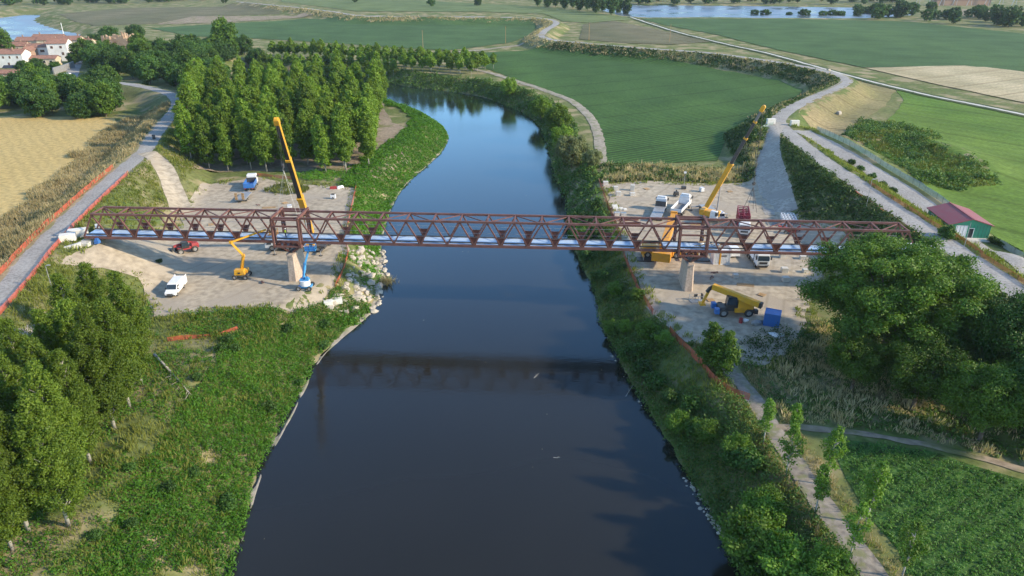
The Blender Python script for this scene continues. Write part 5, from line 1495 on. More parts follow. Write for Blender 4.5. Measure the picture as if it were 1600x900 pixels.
MB().tube(e0 + Vector((.2, -.1, .4)), e0.lerp(e1, .7), .08, n=8).build('lift_ram', M['darkgrey'], l1)
basket(t, loc((-43.0, 120.9, 8.2)), 'orange', 1.6, .9)
# blue lift
bp = G(478, 452, 0)
t = base('boom_lift', bp, 0, 'blue boom lift raised beside the left pier', 'boom lift')
chassis4(t, 2.5, 2.2, .42, 'sky_blue', .3)
MB().tube((0, 0, .72), (0, 0, 1.65), .92, n=18).build('turntable', M['white'], t, smooth=False)
MB().box((0, 0, 1.75), (1.6, 1.0, .3)).box((.5, -.2, 2.0), (.5, .5, .6)).build('deck', M['sky_blue'], t)
e0, e1, e2 = Vector((-.2, .1, 1.9)), loc((-36.4, 116.0, 4.6)), loc((-35.6, 116.4, 7.0))
l1 = MB().bar(e0, e1, .34, .36).build('lower_arm', M['sky_blue'], t)
MB().bar(e1, e2, .26, .3).box(e1, (.42, .4, .4)).build('upper_arm', M['sky_blue'], l1)
MB().bar(Vector((.5, .2, 1.9)), e0.lerp(e1, .45), .12, .12).build('lift_ram', M['darkgrey'], t)
b = basket(t, loc((-35.2, 116.4, 7.0)), 'sky_blue', 1.8, .9)
MB().box(tuple(loc((-35.2, 116.0, 7.45))), (1.7, .05, .8)).build('basket_panel', M['blue'], b)

# yellow rotating telehandler
t = base('rotating_telehandler', G(1147, 490, 0), R(180), 'yellow rotating telehandler with lowered boom in the near right yard', 'telehandler')
MB().box((0, 0, .95), (4.6, 1.5, .5)).build('chassis', M['darkgrey'], t, bevel=.05)
MB().box((-.5, 0, 1.0), (1.6, 2.2, .7)).build('side_step', M['yellow'], t, bevel=.05)
for x in (1.75, -1.55):
    for s in (-1, 1): wheel(t, x, s * 1.0, .6, .42, 'lightgrey')
MB().box((-1.0, .75, 1.9), (2.1, 1.1, 1.35), None, (.92, .9)).build('engine_cover', M['yellow'], t, bevel=.08)
MB().box((-.3, -.55, 1.7), (2.4, .8, .7)).build('turret', M['darkgrey'], t, bevel=.05)
c = MB().box((.75, .62, 2.15), (1.5, 1.0, 1.6), None, (.78, .85)).build('cab', M['black'], t, bevel=.06)
MB().box((.78, .62, 2.35), (1.36, 1.04, 1.0), None, (.85, .9)).build('cab_glass', M['glass'], c)
for s in (-1, 1):
    q = MB().box((2.6, s * .85, .85), (.6, .7, .8)).build('outrigger', M['blue'], t, bevel=.05)
    MB().box((-2.5, s * .85, .75), (.5, .6, .6)).build('outrigger', M['darkgrey'], t, bevel=.05)
tw = Matrix.Translation(t.location) @ Matrix.Rotation(R(180), 4, 'Z'); ti = tw.inverted()
f, hd_, lo_ = ti @ G(1179, 478, 2.7), ti @ G(1119, 454, 3.5), ti @ G(1107, 477, .9)
bm_ = MB().bar(f, f.lerp(hd_, .97), .62, .8).build('boom', M['yellow'], t, bevel=.05)
MB().bar(f.lerp(hd_, -.05), f.lerp(hd_, .06), .6, .75).build('boom_pivot', M['black'], bm_)
MB().bar(f.lerp(hd_, .96), hd_.lerp(lo_, .15), .42, .46).bar(hd_.lerp(lo_, .1), hd_.lerp(lo_, .35) + Vector((.2, 0, 0)), .35, .35).build('boom_elbow', M['black'], bm_)
MB().bar(hd_.lerp(lo_, .15), lo_, .26, .3).box(lo_, (.8, 1.0, .2)).build('boom_nose', M['yellow'], bm_)
t.scale = (1.25, 1.25, 1.2)
o = base('man_basket', G(1088, 472, 0), R(10), 'grey steel work basket in front of the yellow telehandler', 'basket')
basket(o, (0, 0, .05), 'lightgrey', 2.2, 1.2)
MB().box((.9, 0, .9), (.15, .6, 1.0)).build('bracket', M['darkgrey'], o)

# boxes and small site things
def container(p, rz, s, mat, label, rib=.35, band=None):
    r = base('site_container', p, rz, label, 'container')
    L, W, Ht = s
    mb = MB().box((0, 0, Ht / 2), (L - .06, W - .06, Ht - .06))
    b = mb.build('body', M[mat], r)
    rb = MB().box((0, 0, 0), (rib * .5, .06, Ht - .25)).mesh('rib', M[mat])
    for k in range(int(L / rib)):
        for y in (-W / 2, W / 2):
            o = bpy.data.objects.new('rib', rb); link(o, b); o.location = (-L / 2 + .2 + k * rib, y, Ht / 2)
    fr = MB()
    for x in (-1, 1):
        for y in (-1, 1): fr.box((x * L / 2, y * W / 2, Ht / 2), (.12, .12, Ht))
    for z in (.06, Ht - .06):
        for y in (-1, 1): fr.box((0, y * W / 2, z), (L, .13, .13))
        for x in (-1, 1): fr.box((x * L / 2, 0, z), (.13, W, .13))
    fr.build('corner_frame', M[mat], r)
    if band: MB().box((-L * .12, -W / 2 - .05, Ht / 2), (.3, .05, Ht - .1)).build('yellow_band', M['yellow'], r); MB().box((L * .12, -W / 2 - .05, Ht * .72), (1.0, .04, .22)).build('lettering_strip', M['darkgrey'], r)
    for s_ in (-.3, .3): MB().tube((L / 2 + .05, s_ * W * .5, .2), (L / 2 + .05, s_ * W * .5, Ht - .2), .03, n=6).build('lock_rod', M['lightgrey'], r)
    return r
container(G(1124, 411, 0), 0.0, (3.0, 2.4, 2.5), 'white', 'white site container with a yellow stripe right of the right pier', .3, True)
container(G(1205, 507, 0), R(-24), (2.3, 2.1, 2.2), 'blue', 'bright blue site container below the yellow telehandler')
t = base('tarpaulin_pile', G(1181, 508, 0), .3, 'crumpled grey tarpaulin pile left of the blue container', 'tarpaulin')
me = rock_mesh(91); me.materials.clear(); me.materials.append(M['lightgrey']); o = bpy.data.objects.new('cover', me); link(o, t); o.scale = (1.1, .7, .55); o.location = (0, 0, .3)
me = rock_mesh(92); me.materials.clear(); me.materials.append(M['grey']); o = bpy.data.objects.new('cover', me); link(o, t); o.scale = (.7, .6, .4); o.location = (1.1, .2, .2)
t = base('red_drum', G(1157, 505, 0), 0, 'small red drum left of the tarpaulin pile', 'drum'); MB().tube((0, 0, 0), (0, 0, .85), .3, n=14).tube((0, 0, .3), (0, 0, .34), .32, n=14).tube((0, 0, .58), (0, 0, .62), .32, n=14).build('body', M['red'], t)
t = base('white_sack', G(1164, 504, 0), 0, 'white sack beside the small red drum', 'sack')
me = rock_mesh(93); me.materials.clear(); me.materials.append(M['white']); o = bpy.data.objects.new('bag', me); link(o, t); o.scale = (.6, .42, .35); o.location = (0, 0, .25)
t = base('white_sheet_pile', G(1217, 528, 0), 0, 'crumpled white plastic heap below the blue container', 'plastic heap')
for k in range(5):
    me = rock_mesh(94 + k); me.materials.clear(); me.materials.append(M['white']); o = bpy.data.objects.new('sheet', me); link(o, t); o.scale = (.6, .5, .3); o.location = (random.uniform(-1, 1), random.uniform(-.8, .8), .2)
t = base('light_tower', G(1068, 296, 0), 0, 'slim light mast with white lamp at the back of the right yard', 'light mast')
MB().box((0, 0, .45), (1.1, .8, .7)).build('base', M['darkgrey'], t); MB().tube((0, 0, .8), (0, 0, 4.2), .05, n=6).build('mast', M['lightgrey'], t); MB().box((0, 0, 4.3), (.6, .3, .4)).build('lamp', M['white'], t)
t = base('black_compressor', G(1056, 307, 0), .2, 'small black compressor between the two parked lorries', 'compressor')
MB().box((0, 0, .7), (1.3, .9, .9), None, (.8, .8)).build('body', M['black'], t, bevel=.05); MB().tube((0, 0, 1.1), (0, 0, 1.6), .15, n=8).build('exhaust', M['black'], t)
for s in (-1, 1): wheel(t, 0, s * .55, .3, .2)
t = base('generator', G(521, 311, 0), 0, 'small white generator with black top in the left yard', 'generator')
MB().box((0, 0, .55), (1.2, .8, .9)).build('body', M['white'], t, bevel=.05); MB().box((0, 0, 1.12), (.7, .5, .25)).build('top', M['black'], t)
for s in (-1, 1): wheel(t, 0, s * .5, .25, .15)
for k, (px, py, mt, lb) in enumerate(((521, 296, 'red', 'red plastic barrier lying at the back of the left yard'), (532, 295, 'white', 'white plastic barrier lying at the back of the left yard'))):
    t = base('plastic_barrier', G(px, py, 0), .2 + k * .5, lb, 'barrier'); MB().profile([(-.9, 0), (.9, 0), (.9, .35), (.7, .7), (-.7, .7), (-.9, .35)], .22).build('body', M[mt], t, bevel=.05)
for k, (px, py, lb) in enumerate(((1115, 428, 'rusty scrap bundle beside the right pier'), (1113, 436, 'rusty scrap plate in front of the right pier'), (411, 442, 'small rusty scrap piece near the blue lift'), (405, 322, 'flat scrap board behind the left truss'))):
    t = base('scrap_pile', G(px, py, 0), k, lb, 'scrap')
    for j in range(4): MB().bar((random.uniform(-.8, .8), random.uniform(-.3, .3), .08 + .06 * j), (random.uniform(-.8, .8), random.uniform(-.3, .3), .12 + .07 * j), .18, .1).build('piece', M['corten'], t)
# heap of material on the deck in the right tower
c = bpos(23.1 * BP, 1.9, .35)
t = empty('material_heap', c, brz, 'pile of bags and timber on the deck at the right tower', 'heap')
for k in range(14):
    x, y = random.uniform(-2.2, 2.2), random.uniform(-.9, .9)
    if k % 2: MB().bar((x - .6, y, .1 + .05 * k % .4), (x + .7, y + .3, .2 + .04 * k % .4), .16, .1).build('timber', M['wood'], t)
    else:
        me = rock_mesh(110 + k); me.materials.clear(); me.materials.append(M['white' if k % 4 else 'concrete']); o = bpy.data.objects.new('bag', me); link(o, t); o.scale = (.4, .3, .2); o.location = (x, y, .2)

# ------------------------------------------------------------------ workers
def person(p, rz, label, top='hivis', helmet='white', arms='work', z=None):
    r = empty('person', (p[0], p[1], p[2] if z is None else z), rz, label, 'person')
    J = {'pel': (0, 0, .95), 'sp': (.02, 0, 1.2), 'ch': (.04, 0, 1.38), 'nk': (.05, 0, 1.5), 'hd': (.08, 0, 1.6), 'ht': (.08, 0, 1.72)}
    for s, n in ((1, 'l'), (-1, 'r')):
        J[n + 'hip'] = (0, s * .1, .9); J[n + 'kn'] = (.06 * s, s * .12, .5); J[n + 'an'] = (.0 - .03 * s, s * .13, .09); J[n + 'to'] = (.17, s * .14, .04)
        J[n + 'sh'] = (.04, s * .2, 1.42); J[n + 'el'] = (.1, s * .27, 1.16); J[n + 'ha'] = (.34, s * .2, 1.1 + .08 * s); J[n + 'fi'] = (.42, s * .18, 1.1 + .08 * s)
    rad = {'pel': .15, 'sp': .135, 'ch': .15, 'nk': .06, 'hd': .095, 'ht': .075}
    for n in 'lr': rad.update({n + 'hip': .095, n + 'kn': .062, n + 'an': .045, n + 'to': .035, n + 'sh': .07, n + 'el': .045, n + 'ha': .032, n + 'fi': .02})
    ks = list(J)
    E = [('pel', 'sp'), ('sp', 'ch'), ('ch', 'nk'), ('nk', 'hd'), ('hd', 'ht')]
    for n in 'lr': E += [('pel', n + 'hip'), (n + 'hip', n + 'kn'), (n + 'kn', n + 'an'), (n + 'an', n + 'to'), ('ch', n + 'sh'), (n + 'sh', n + 'el'), (n + 'el', n + 'ha'), (n + 'ha', n + 'fi')]
    me = bpy.data.meshes.new('body'); me.from_pydata([J[k] for k in ks], [(ks.index(a), ks.index(b)) for a, b in E], [])
    me.materials.append(M['cloth'])
    o = bpy.data.objects.new('body', me); link(o, r)
    o.modifiers.new('skin', 'SKIN'); o.modifiers.new('sub', 'SUBSURF').render_levels = 1
    if not me.skin_vertices:
        bm = bmesh.new(); bm.from_mesh(me); bm.verts.layers.skin.verify(); bm.to_mesh(me); bm.free()
    for k, v in zip(ks, me.skin_vertices[0].data): v.radius = (rad[k], rad[k]); v.use_root = (k == 'pel')
    n = 12
    rings = [(1.0, .19, .15, .01), (1.2, .185, .15, .03), (1.38, .2, .165, .04), (1.47, .13, .1, .045)]
    vs = [(cx + math.cos(2 * math.pi * k / n) * b, math.sin(2 * math.pi * k / n) * a * 1.15, z_) for z_, a, b, cx in rings for k in range(n)]
    MB().add(vs, [(j * n + k, j * n + (k + 1) % n, (j + 1) * n + (k + 1) % n, (j + 1) * n + k) for j in range(3) for k in range(n)]).build('vest', M[top], r, smooth=True)
    rings = [(1.63, .115), (1.69, .115), (1.75, .09), (1.785, .03)]
    vs = [(.08 + math.cos(2 * math.pi * k / n) * a, math.sin(2 * math.pi * k / n) * a, z_) for z_, a in rings for k in range(n)]
    MB().add(vs, [(j * n + k, j * n + (k + 1) % n, (j + 1) * n + (k + 1) % n, (j + 1) * n + k) for j in range(3) for k in range(n)] + [tuple(range(3 * n, 4 * n))]).build('helmet', M[helmet], r, smooth=True)
    MB().box((.175, 0, 1.585), (.05, .1, .11), None, (.8, .9)).box((.205, 0, 1.585), (.03, .025, .035)).build('face', M['skin'], r, bevel=.015)
    return r
person(bpos(7.28 * BP, 1.4, .27), R(60), 'worker in a yellow hi vis vest standing inside the left tower')
person((-43.0, 120.9, 8.29), R(10), 'worker in dark clothes in the basket of the yellow lift', 'cloth', 'orange')
person(bpos(23.0 * BP, 3.0, .27), R(200), 'worker beside the material heap at the right tower', 'orange', 'white')
# ------------------------------------------------------------------ green cabin
def opening(parent, name, c, s, ax, frame='white', pane='window', t=.06):
    """a window or door on a wall: frame ring proud of the wall and a pane inside it"""
    w, h = s
    u = Vector((1, 0, 0)) if ax == 'x' else Vector((0, 1, 0))
    c = Vector(c)
    f = .09 if min(s) < 1.6 else .1
    def bx(mb, du, dz, su, sz, d):
        sz_ = (su, d, sz) if ax == 'x' else (d, su, sz)
        mb.box(c + u * du + Vector((0, 0, dz)), sz_)
    mb = MB()
    for s_ in (-1, 1): bx(mb, s_ * (w / 2 - f / 2), 0, f, h, t * 2); bx(mb, 0, s_ * (h / 2 - f / 2), w - 2 * f, f, t * 2)
    o = mb.build(name, M[frame], parent)
    mb = MB(); bx(mb, 0, 0, w - 2 * f, h - 2 * f, t); mb.build('pane', M[pane], o)
    return o
def gable_house(name, p, rz, L, W, eave, rise, wall, roofm, label, wins=(), cat='house', over=.4, z=None, chimney=None, plinth=True):
    """ridge along x; wins: (side, offset, height, width, height, pane, frame)"""
    r = empty(name, (p[0], p[1], p[2] if z is None else z), rz, label, cat)
    l, w = L / 2, W / 2
    MB().add([(-l, -w, -1.5), (l, -w, -1.5), (l, w, -1.5), (-l, w, -1.5), (-l, -w, eave), (l, -w, eave), (l, w, eave), (-l, w, eave), (-l, 0, eave + rise), (l, 0, eave + rise)],
             [(0, 1, 5, 4), (2, 3, 7, 6), (1, 2, 6, 9, 5), (3, 0, 4, 8, 7), (0, 3, 2, 1), (4, 5, 9, 8), (6, 7, 8, 9)]).build('wall', M[wall], r)
    k = rise / w
    rf = None
    for s in (-1, 1):
        a, b = Vector((0, 0, eave + rise + .02)), Vector((0, s * (w + over), eave - over * k + .02))
        vs = []
        for x in (-l - over, l + over):
            for q in (a, b): vs += [(x, q.y, q.z), (x, q.y, q.z + .14)]
        o = MB().add(vs, [(0, 1, 3, 2), (4, 6, 7, 5), (0, 4, 5, 1), (2, 3, 7, 6), (1, 5, 7, 3), (0, 2, 6, 4)]).build('roof_slope', M[roofm], r)
        rf = rf or o
    MB().bar((-l - over, 0, eave + rise + .17), (l + over, 0, eave + rise + .17), .3, .12).build('ridge', M[roofm], r)
    if chimney: MB().box((chimney[0], chimney[1], eave + rise * .8 + .6), (.6, .5, 1.6)).box((chimney[0], chimney[1], eave + rise * .8 + 1.45), (.75, .65, .14)).build('chimney', M['brick'], rf)
    for (side, off, zc, ww, hh, pane, frame) in wins:
        nm = 'door' if zc - hh / 2 < .35 else 'window'
        if side in 'fb': opening(r, nm, (off, (-w if side == 'f' else w) * 1.0, zc), (ww, hh), 'x', frame, pane)
        else: opening(r, nm, ((-l if side == 'l' else l), off, zc), (ww, hh), 'y', frame, pane)
    return r
# ridge of the cabin runs away from the camera, gable towards it: local x = away
cp = G(1508, 366, 4.0)
ca = R(84)
cab_c = Vector((88.6, 134.6, 4.0))
hut = gable_house('green_cabin', (cab_c.x, cab_c.y, h1(cab_c.x, cab_c.y)), ca, 9.6, 7.6, 2.7, 1.15, 'green', 'roofred', 'green cabin with red gable roof beside the right levee road', cat='cabin', over=.35, z=4.1,
                  wins=[('l', 1.5, 1.3, 2.1, 2.5, 'white', 'white'), ('l', -.35, 1.05, 1.0, 2.05, 'window', 'white'), ('b', -3.2, 1.5, 1.2, 1.4, 'window', 'white'), ('b', -.3, 1.5, 1.2, 1.4, 'window', 'white'), ('b', 2.7, 1.5, 1.2, 1.4, 'window', 'white')])
MB().box((-5.6, 0, -.15), (1.6, 7.6, .5)).build('front_step', M['concrete'], hut)
for k in range(13): MB().box((-4.83, -3.65 + .6 * k, 1.35), (.05, .045, 2.7)).build('board_batten', M['darkgreen'], hut)
hh = empty('hedge', GT(1560, 388), 0, 'dark clipped hedge right of the cabin', 'hedge')
V = np.zeros((0, 3)); rg = np.random.default_rng(77)
A, B_ = GT(1546, 378), GT(1590, 402)
t_ = rg.random(2600); C = np.outer(1 - t_, np.array(A)) + np.outer(t_, np.array(B_)) - np.array(hh.location)
C += np.stack([rg.uniform(-.55, .55, 2600), rg.uniform(-.55, .55, 2600), rg.uniform(.05, 1.1, 2600)], 1)
V, Q = leaf_quads(C, rg.normal(size=(2600, 3)) + np.array([0, 0, .6]), rg.uniform(.1, .22, 2600), .6, rg)
link(bpy.data.objects.new('foliage', var_mesh('hedge_foliage', V, Q, M['leaf_dark'], rg.random(2600))), hh)
tree('shrub', 'shrub', GT(1478, 372).x, GT(1478, 372).y, .75, 'bright shrub at the front left corner of the cabin', 'bush')
for px, py, s, lb in ((1330, 258, .5, 'round shrub on the verge, farthest of the row'), (1344, 268, .5, 'round shrub on the verge, second of the row'), (1362, 281, .55, 'round shrub on the verge behind the amber net'),
                      (1378, 293, .45, 'small shrub beside the amber net'), (1394, 304, .5, 'nearest shrub beside the amber net'), (250, 411, .28, 'small lone bush on the sand left of the telehandler'),
                      (1480, 375, .5, 'low shrub under the cabin windows')):
    tree_px('shrub', 'shrub', px, py, s, lb, 'bush')

# ------------------------------------------------------------------ village
def vp(px, py, z=0): return G(px, py, z)
W_, S_ = 'window', 'shutter'
def row(side, offs, z, w=1.1, h=1.4, pane=S_, frame='plaster'): return [(side, o_, z, w, h, pane, frame) for o_ in offs]
p = vp(14, 104); gable_house('village_house', p, R(4), 21, 9, 6.9, 1.9, 'plaster', 'tile', 'long white two storey house at the left edge of the village', row('f', [-6, -2.5, 1.0, 4.2, 8], 5.2) + row('f', [-5, 3.0, 7.5], 1.9, 1.2, 1.6), chimney=(5, -1.5))
p = vp(49, 96); gable_house('village_house', p, R(94), 9, 5, 6.2, 1.4, 'brick', 'tile', 'narrow brick annexe at the right end of the long white house', row('l', [0], 4.5), chimney=(0, 1))
p = vp(66, 93); gable_house('village_house', p, R(4), 12, 7, 7.0, 1.5, 'plaster', 'tile', 'white house with a dark balcony in the middle of the village', row('f', [-3.4, 3.2], 5.0, 2.6, 1.5, W_) + row('f', [0], 2.2), chimney=(3, 1))
p = vp(74, 102); gable_house('village_house', p, R(3), 13, 6, 3.8, 1.2, 'cream', 'tile', 'low cream house with a brown porch roof in the village', row('f', [-3, .5, 4], 2.2, 1.6, 1.4, W_))
p = vp(99, 94); gable_house('village_house', p, R(10), 10, 9, 9.4, 2.2, 'plaster', 'tile', 'tallest white house of the village with brown shutters', row('f', [-2.6, 2.0], 7.4, 1.5, 1.5) + row('f', [2.4], 4.0, 1.4, 1.7) + row('r', [-1.5, 2], 6.8), chimney=(-2, 1.5))
p = vp(100, 82); gable_house('village_house', p, R(3), 24, 9, 7.6, 1.8, 'cream', 'tile', 'long roofed house behind the tallest white house', row('f', [9.5], 5.2, 1.5, 1.5), chimney=(10, 1))
p = vp(54, 82); gable_house('village_house', p, R(3), 15, 8, 7.2, 1.6, 'cream', 'tile', 'tan house with grey brown roof at the back left of the village', row('f', [-4, 0, 4], 5), chimney=(-5, 1))
p = vp(132, 81); gable_house('village_house', p, R(-6), 14, 7, 6.0, 1.5, 'cream', 'tile', 'cream house with balcony at the right end of the village', row('f', [-4, 0], 4.2, 1.6, 1.3), chimney=(4, 1))
p = vp(18, 124); gable_house('village_house', p, R(4), 9, 6, 3.2, 1.1, 'brick', 'tile', 'small low brick house in front of the village', row('f', [-2, 2], 1.7))
p = vp(28, 86); gable_house('village_house', p, R(5), 14, 8, 5.5, 1.8, 'cream', 'tile', 'terracotta roofed house behind the long white house', row('f', [-3, 3], 4), chimney=(3, 1))
p = vp(82, 77); gable_house('village_house', p, R(2), 18, 8, 7.0, 1.8, 'brick', 'tile', 'brick house with the farthest long roof of the village', row('f', [-5, 0, 5], 5), chimney=(-6, 1))
p = vp(120, 90); gable_house('village_house', p, R(-8), 9, 7, 6.0, 1.6, 'plaster', 'tile', 'white annexe right of the tallest house', row('f', [-2, 2], 4), chimney=(2, 1))
for px_, py_, s_, lb_ in ((36, 112, .6, 'tree in the garden of the long white house'), (58, 108, .6, 'tree before the brick annexe'), (118, 100, .7, 'tree above the village lane'), (88, 112, .55, 'small tree below the retaining wall'), (150, 74, .9, 'tree behind the cream house with balcony')):
    tree_px('garden_tree', 'wood1', px_, py_, s_, lb_)
o = base('solar_panel', vp(19, 113), R(4), 'dark solar panel rack above the small brick house', 'solar panel')
MB().box((0, 0, 2.6), (7.5, 2.6, .12), Matrix.Rotation(R(28), 3, 'X')).build('panel', M['window'], o); MB().bar((-3, .4, 0), (-3, .4, 2.5), .15, .15).bar((3, .4, 0), (3, .4, 2.5), .15, .15).build('stand', M['grey'], o)
wingwall([tuple(vp(82, 106, 3.0)), tuple(vp(100, 101, 3.0)), tuple(vp(114, 96, 3.0))], .6, 'grey retaining wall along the village lane', 'lightgrey')
road('village_lane', np.array([tuple(vp(110, 122)), tuple(vp(114, 112)), tuple(vp(118, 100)), tuple(vp(120, 95))]), 3.0, M['asphalt'], 'grey village lane beside the retaining wall', off=.12)
van(vp(103, 121), R(170), 'white van parked at the foot of the village lane', False)
# roofless ruin
rc = vp(193, 84)
ru = empty('brick_ruin', rc, R(-4), 'roofless brick ruin rising from the wood right of the village', 'ruin')
def ragged(a, b, base_h, name, seed, th=.6, holes=()):
    rg = random.Random(seed); a, b = Vector(a), Vector(b); n = 10
    d = (b - a) / n; nn = Vector((-d.y, d.x, 0)).normalized() * th / 2
    mb = MB()
    for k in range(n):
        p, q = a + d * k, a + d * (k + 1)
        h = base_h * rg.uniform(.8, 1.12)
        segs = [(0, h)]
        if k in holes: segs = [(0, base_h * .5), (base_h * .78, h)]
        for z0, z1 in segs:
            mb.add([tuple(p - nn) [:2] + (z0,), tuple(q - nn)[:2] + (z0,), tuple(q + nn)[:2] + (z0,), tuple(p + nn)[:2] + (z0,), tuple(p - nn)[:2] + (z1,), tuple(q - nn)[:2] + (z1 * rg.uniform(.96, 1.03),), tuple(q + nn)[:2] + (z1,), tuple(p + nn)[:2] + (z1,)],
                   [(3, 2, 1, 0), (4, 5, 6, 7), (0, 1, 5, 4), (1, 2, 6, 5), (2, 3, 7, 6), (3, 0, 4, 7)])
    mb.build(name, M['ruin'], ru)
ragged((-9, -4, 0), (8, -4, 0), 9.5, 'front_wall', 2, holes=(2, 4)); ragged((-9, -4, 0), (-9, 5, 0), 9.5, 'side_wall', 3); ragged((8, -4, 0), (8, 5, 0), 10.5, 'side_wall', 5); ragged((-9, 5, 0), (8, 5, 0), 10.5, 'back_wall', 7)
ragged((2, -3.6, 0), (2, 4.6, 0), 11.5, 'cross_wall', 9)

# ------------------------------------------------------------------ poles, posts, far works
def pole(px, py, h, label, r=.09, mat='lightgrey', arm=0.0, cross=False, cat='pole', p=None):
    p = GT(px, py) if p is None else p
    o = empty('pole', p, 0, label, cat)
    MB().tube((0, 0, -.3), (0, 0, h), r, r * .6, n=8).build('shaft', M[mat], o)
    if arm: MB().bar((0, 0, h), (arm, 0, h + .15), .1, .08).box((arm, 0, h + .12), (.5, .22, .12)).build('lamp_head', M['lightgrey'], o)
    if cross: MB().bar((-.9, 0, h - .4), (.9, 0, h - .4), .14, .14).build('crossarm', M['darkbark'], o)
    return o
pole(86, 466, 5.5, 'thin lamp post at the foot of the left levee', .07, arm=.5, cat='lamp post')
pole(1353, 325, 6.0, 'thin grey lamp post beside the right levee road', .07, arm=.4, cat='lamp post')
pole(1505, 391, 5.0, 'thin post in front of the cabin door', .06, cat='post')
pole(1272, 252, 5.0, 'thin post on the levee road near the junction', .06, cat='post')
for px, py, lb in ((661, 76, 'wooden utility pole in the dark green field, left one'), (790, 68, 'pale utility pole at the right of the dark green field'), (920, 63, 'wooden utility pole by the levee bend'), (1046, 66, 'thin utility pole behind the fallow field')):
    pole(px, py, 11, lb, .17, 'wood', cross=True, cat='utility pole')
pole(103, 68, 13, 'tall white mast behind the village roofs', .3, 'white', cat='mast')
for px, py, lb in ((1204, 194, 'white concrete headwall left of the right junction'), (1241, 197, 'white concrete headwall right of the right junction')):
    p = GT(px, py); block('headwall', p, (2.6, 1.0, 1.7), .1, 'white_conc', lb, 'headwall')
p = GT(241, 218); block('bollard_box', p, (.8, .8, 1.3), .4, 'darkgrey', 'dark bin standing on the left levee road', 'bin', sink=-.05)
for px, py, s, lb in ((1294, 113, 1.1, 'pale hay bale beside the levee road bend'), (1310, 180, 1.0, 'pale rounded bale on the mown verge')):
    p = GT(px, py); o = empty('hay_bale', p, .5, lb, 'bale'); MB().tube((-.7 * s, 0, .7 * s), (.7 * s, 0, .7 * s), .75 * s, n=16).tube((-.72 * s, 0, .7 * s), (.72 * s, 0, .7 * s), .5 * s, n=16).build('roll', M['rock'], o, bevel=.08)
# masts and sheds on the far plain
for k, px in enumerate((1432, 1452, 1470, 1490, 1513, 1540, 1562, 1583)):
    p = GT(px, 9); o = empty('slanted_mast', p, 0, 'pale slanted mast of the far works at the upper right', 'mast', 'masts of the far works')
    MB().bar((-2, 0, 0), (2, 0, 15), .5, .5).bar((3, 0, 0), (2, 0, 15), .35, .35).build('frame', M['lightgrey'], o)
p = GT(1500, 8); gable_house('far_shed', p, 0, 60, 12, 6, 1.5, 'brick', 'tile', 'long reddish shed of the far works at the upper right', cat='shed')
drape('bare_ground', flat([(1440, 19), (1500, 15), (1570, 17), (1600, 24), (1560, 32), (1500, 24), (1450, 24)], 2.0), 14, .25, M['drysoil'], 'bare tan ground in front of the far works', 'ground', .8, 23)
# fallen tree and brush on the left
o = empty('fallen_tree', GT(262, 572), 0, 'grey fallen tree with bare branches on the left bank', 'dead tree')
a, b = Vector(GT(242, 558)) - o.location + Vector((0, 0, .5)), Vector(GT(300, 622)) - o.location + Vector((0, 0, .5))
mb = MB().path([a, a.lerp(b, .5) + Vector((0, 0, .15)), b], [.2, .14, .05], 7)
for k in range(12):
    s = a.lerp(b, .45 + .045 * k); mb.path([s, s + Vector((random.uniform(-.6, 1.6), random.uniform(-2.4, .2), random.uniform(.0, .5)))], [.06, .015], 5)
mb.build('trunk', M['deadwood'], o, True)
def m_brush(c, r):
    return lambda x, y: ((x - c.x) ** 2 / (r * 1.4) ** 2 + (y - c.y) ** 2 / r ** 2 < .6 + .8 * vnoise(x, y, 1.5, 3)) * .9
for px, py, r, mt, lb, sd in ((450, 297, 4.0, 'grass', 'grey green brush heap in the back of the left yard', 71), (500, 275, 5.0, 'weed', 'green thicket between grove and left yard', 72), (350, 505, 6.0, 'grass', 'patchy weeds at the front of the left yard', 73), (1232, 545, 5.0, 'scrub', 'weedy thicket below the blue container', 74),
                              (555, 408, 2.0, 'weed', 'green shrubs at the top of the boulders', 75), (580, 425, 3.0, 'weed', 'green weeds growing among the boulders', 76)):
    c = GT(px, py); scatter('brush', lb, 'vegetation', mt, (c.x - r * 2, c.x + r * 2, c.y - r * 1.5, c.y + r * 1.5), 5.0, m_brush(c, r), 7, .14 if mt != 'grass' else .06, .4, .8 if px != 350 else .3, sd, blade=(mt == 'grass'))

# ------------------------------------------------------------------ air
def haze():
    m = bpy.data.materials.new('haze_air'); m.use_nodes = True
    n, l = m.node_tree.nodes, m.node_tree.links
    n.clear()
    out = n.new('ShaderNodeOutputMaterial'); v = n.new('ShaderNodeVolumePrincipled')
    v.inputs['Color'].default_value = (.72, .84, 1.0, 1); v.inputs['Density'].default_value = .00007; v.inputs['Anisotropy'].default_value = .2
    l.new(v.outputs[0], out.inputs['Volume'])
    o = MB().box((0, 2100, 24), (7200, 5200, 74)).build('haze', m)
    tag(o, 'thin bluish air over the whole river plain', 'haze', kind='stuff')
haze()
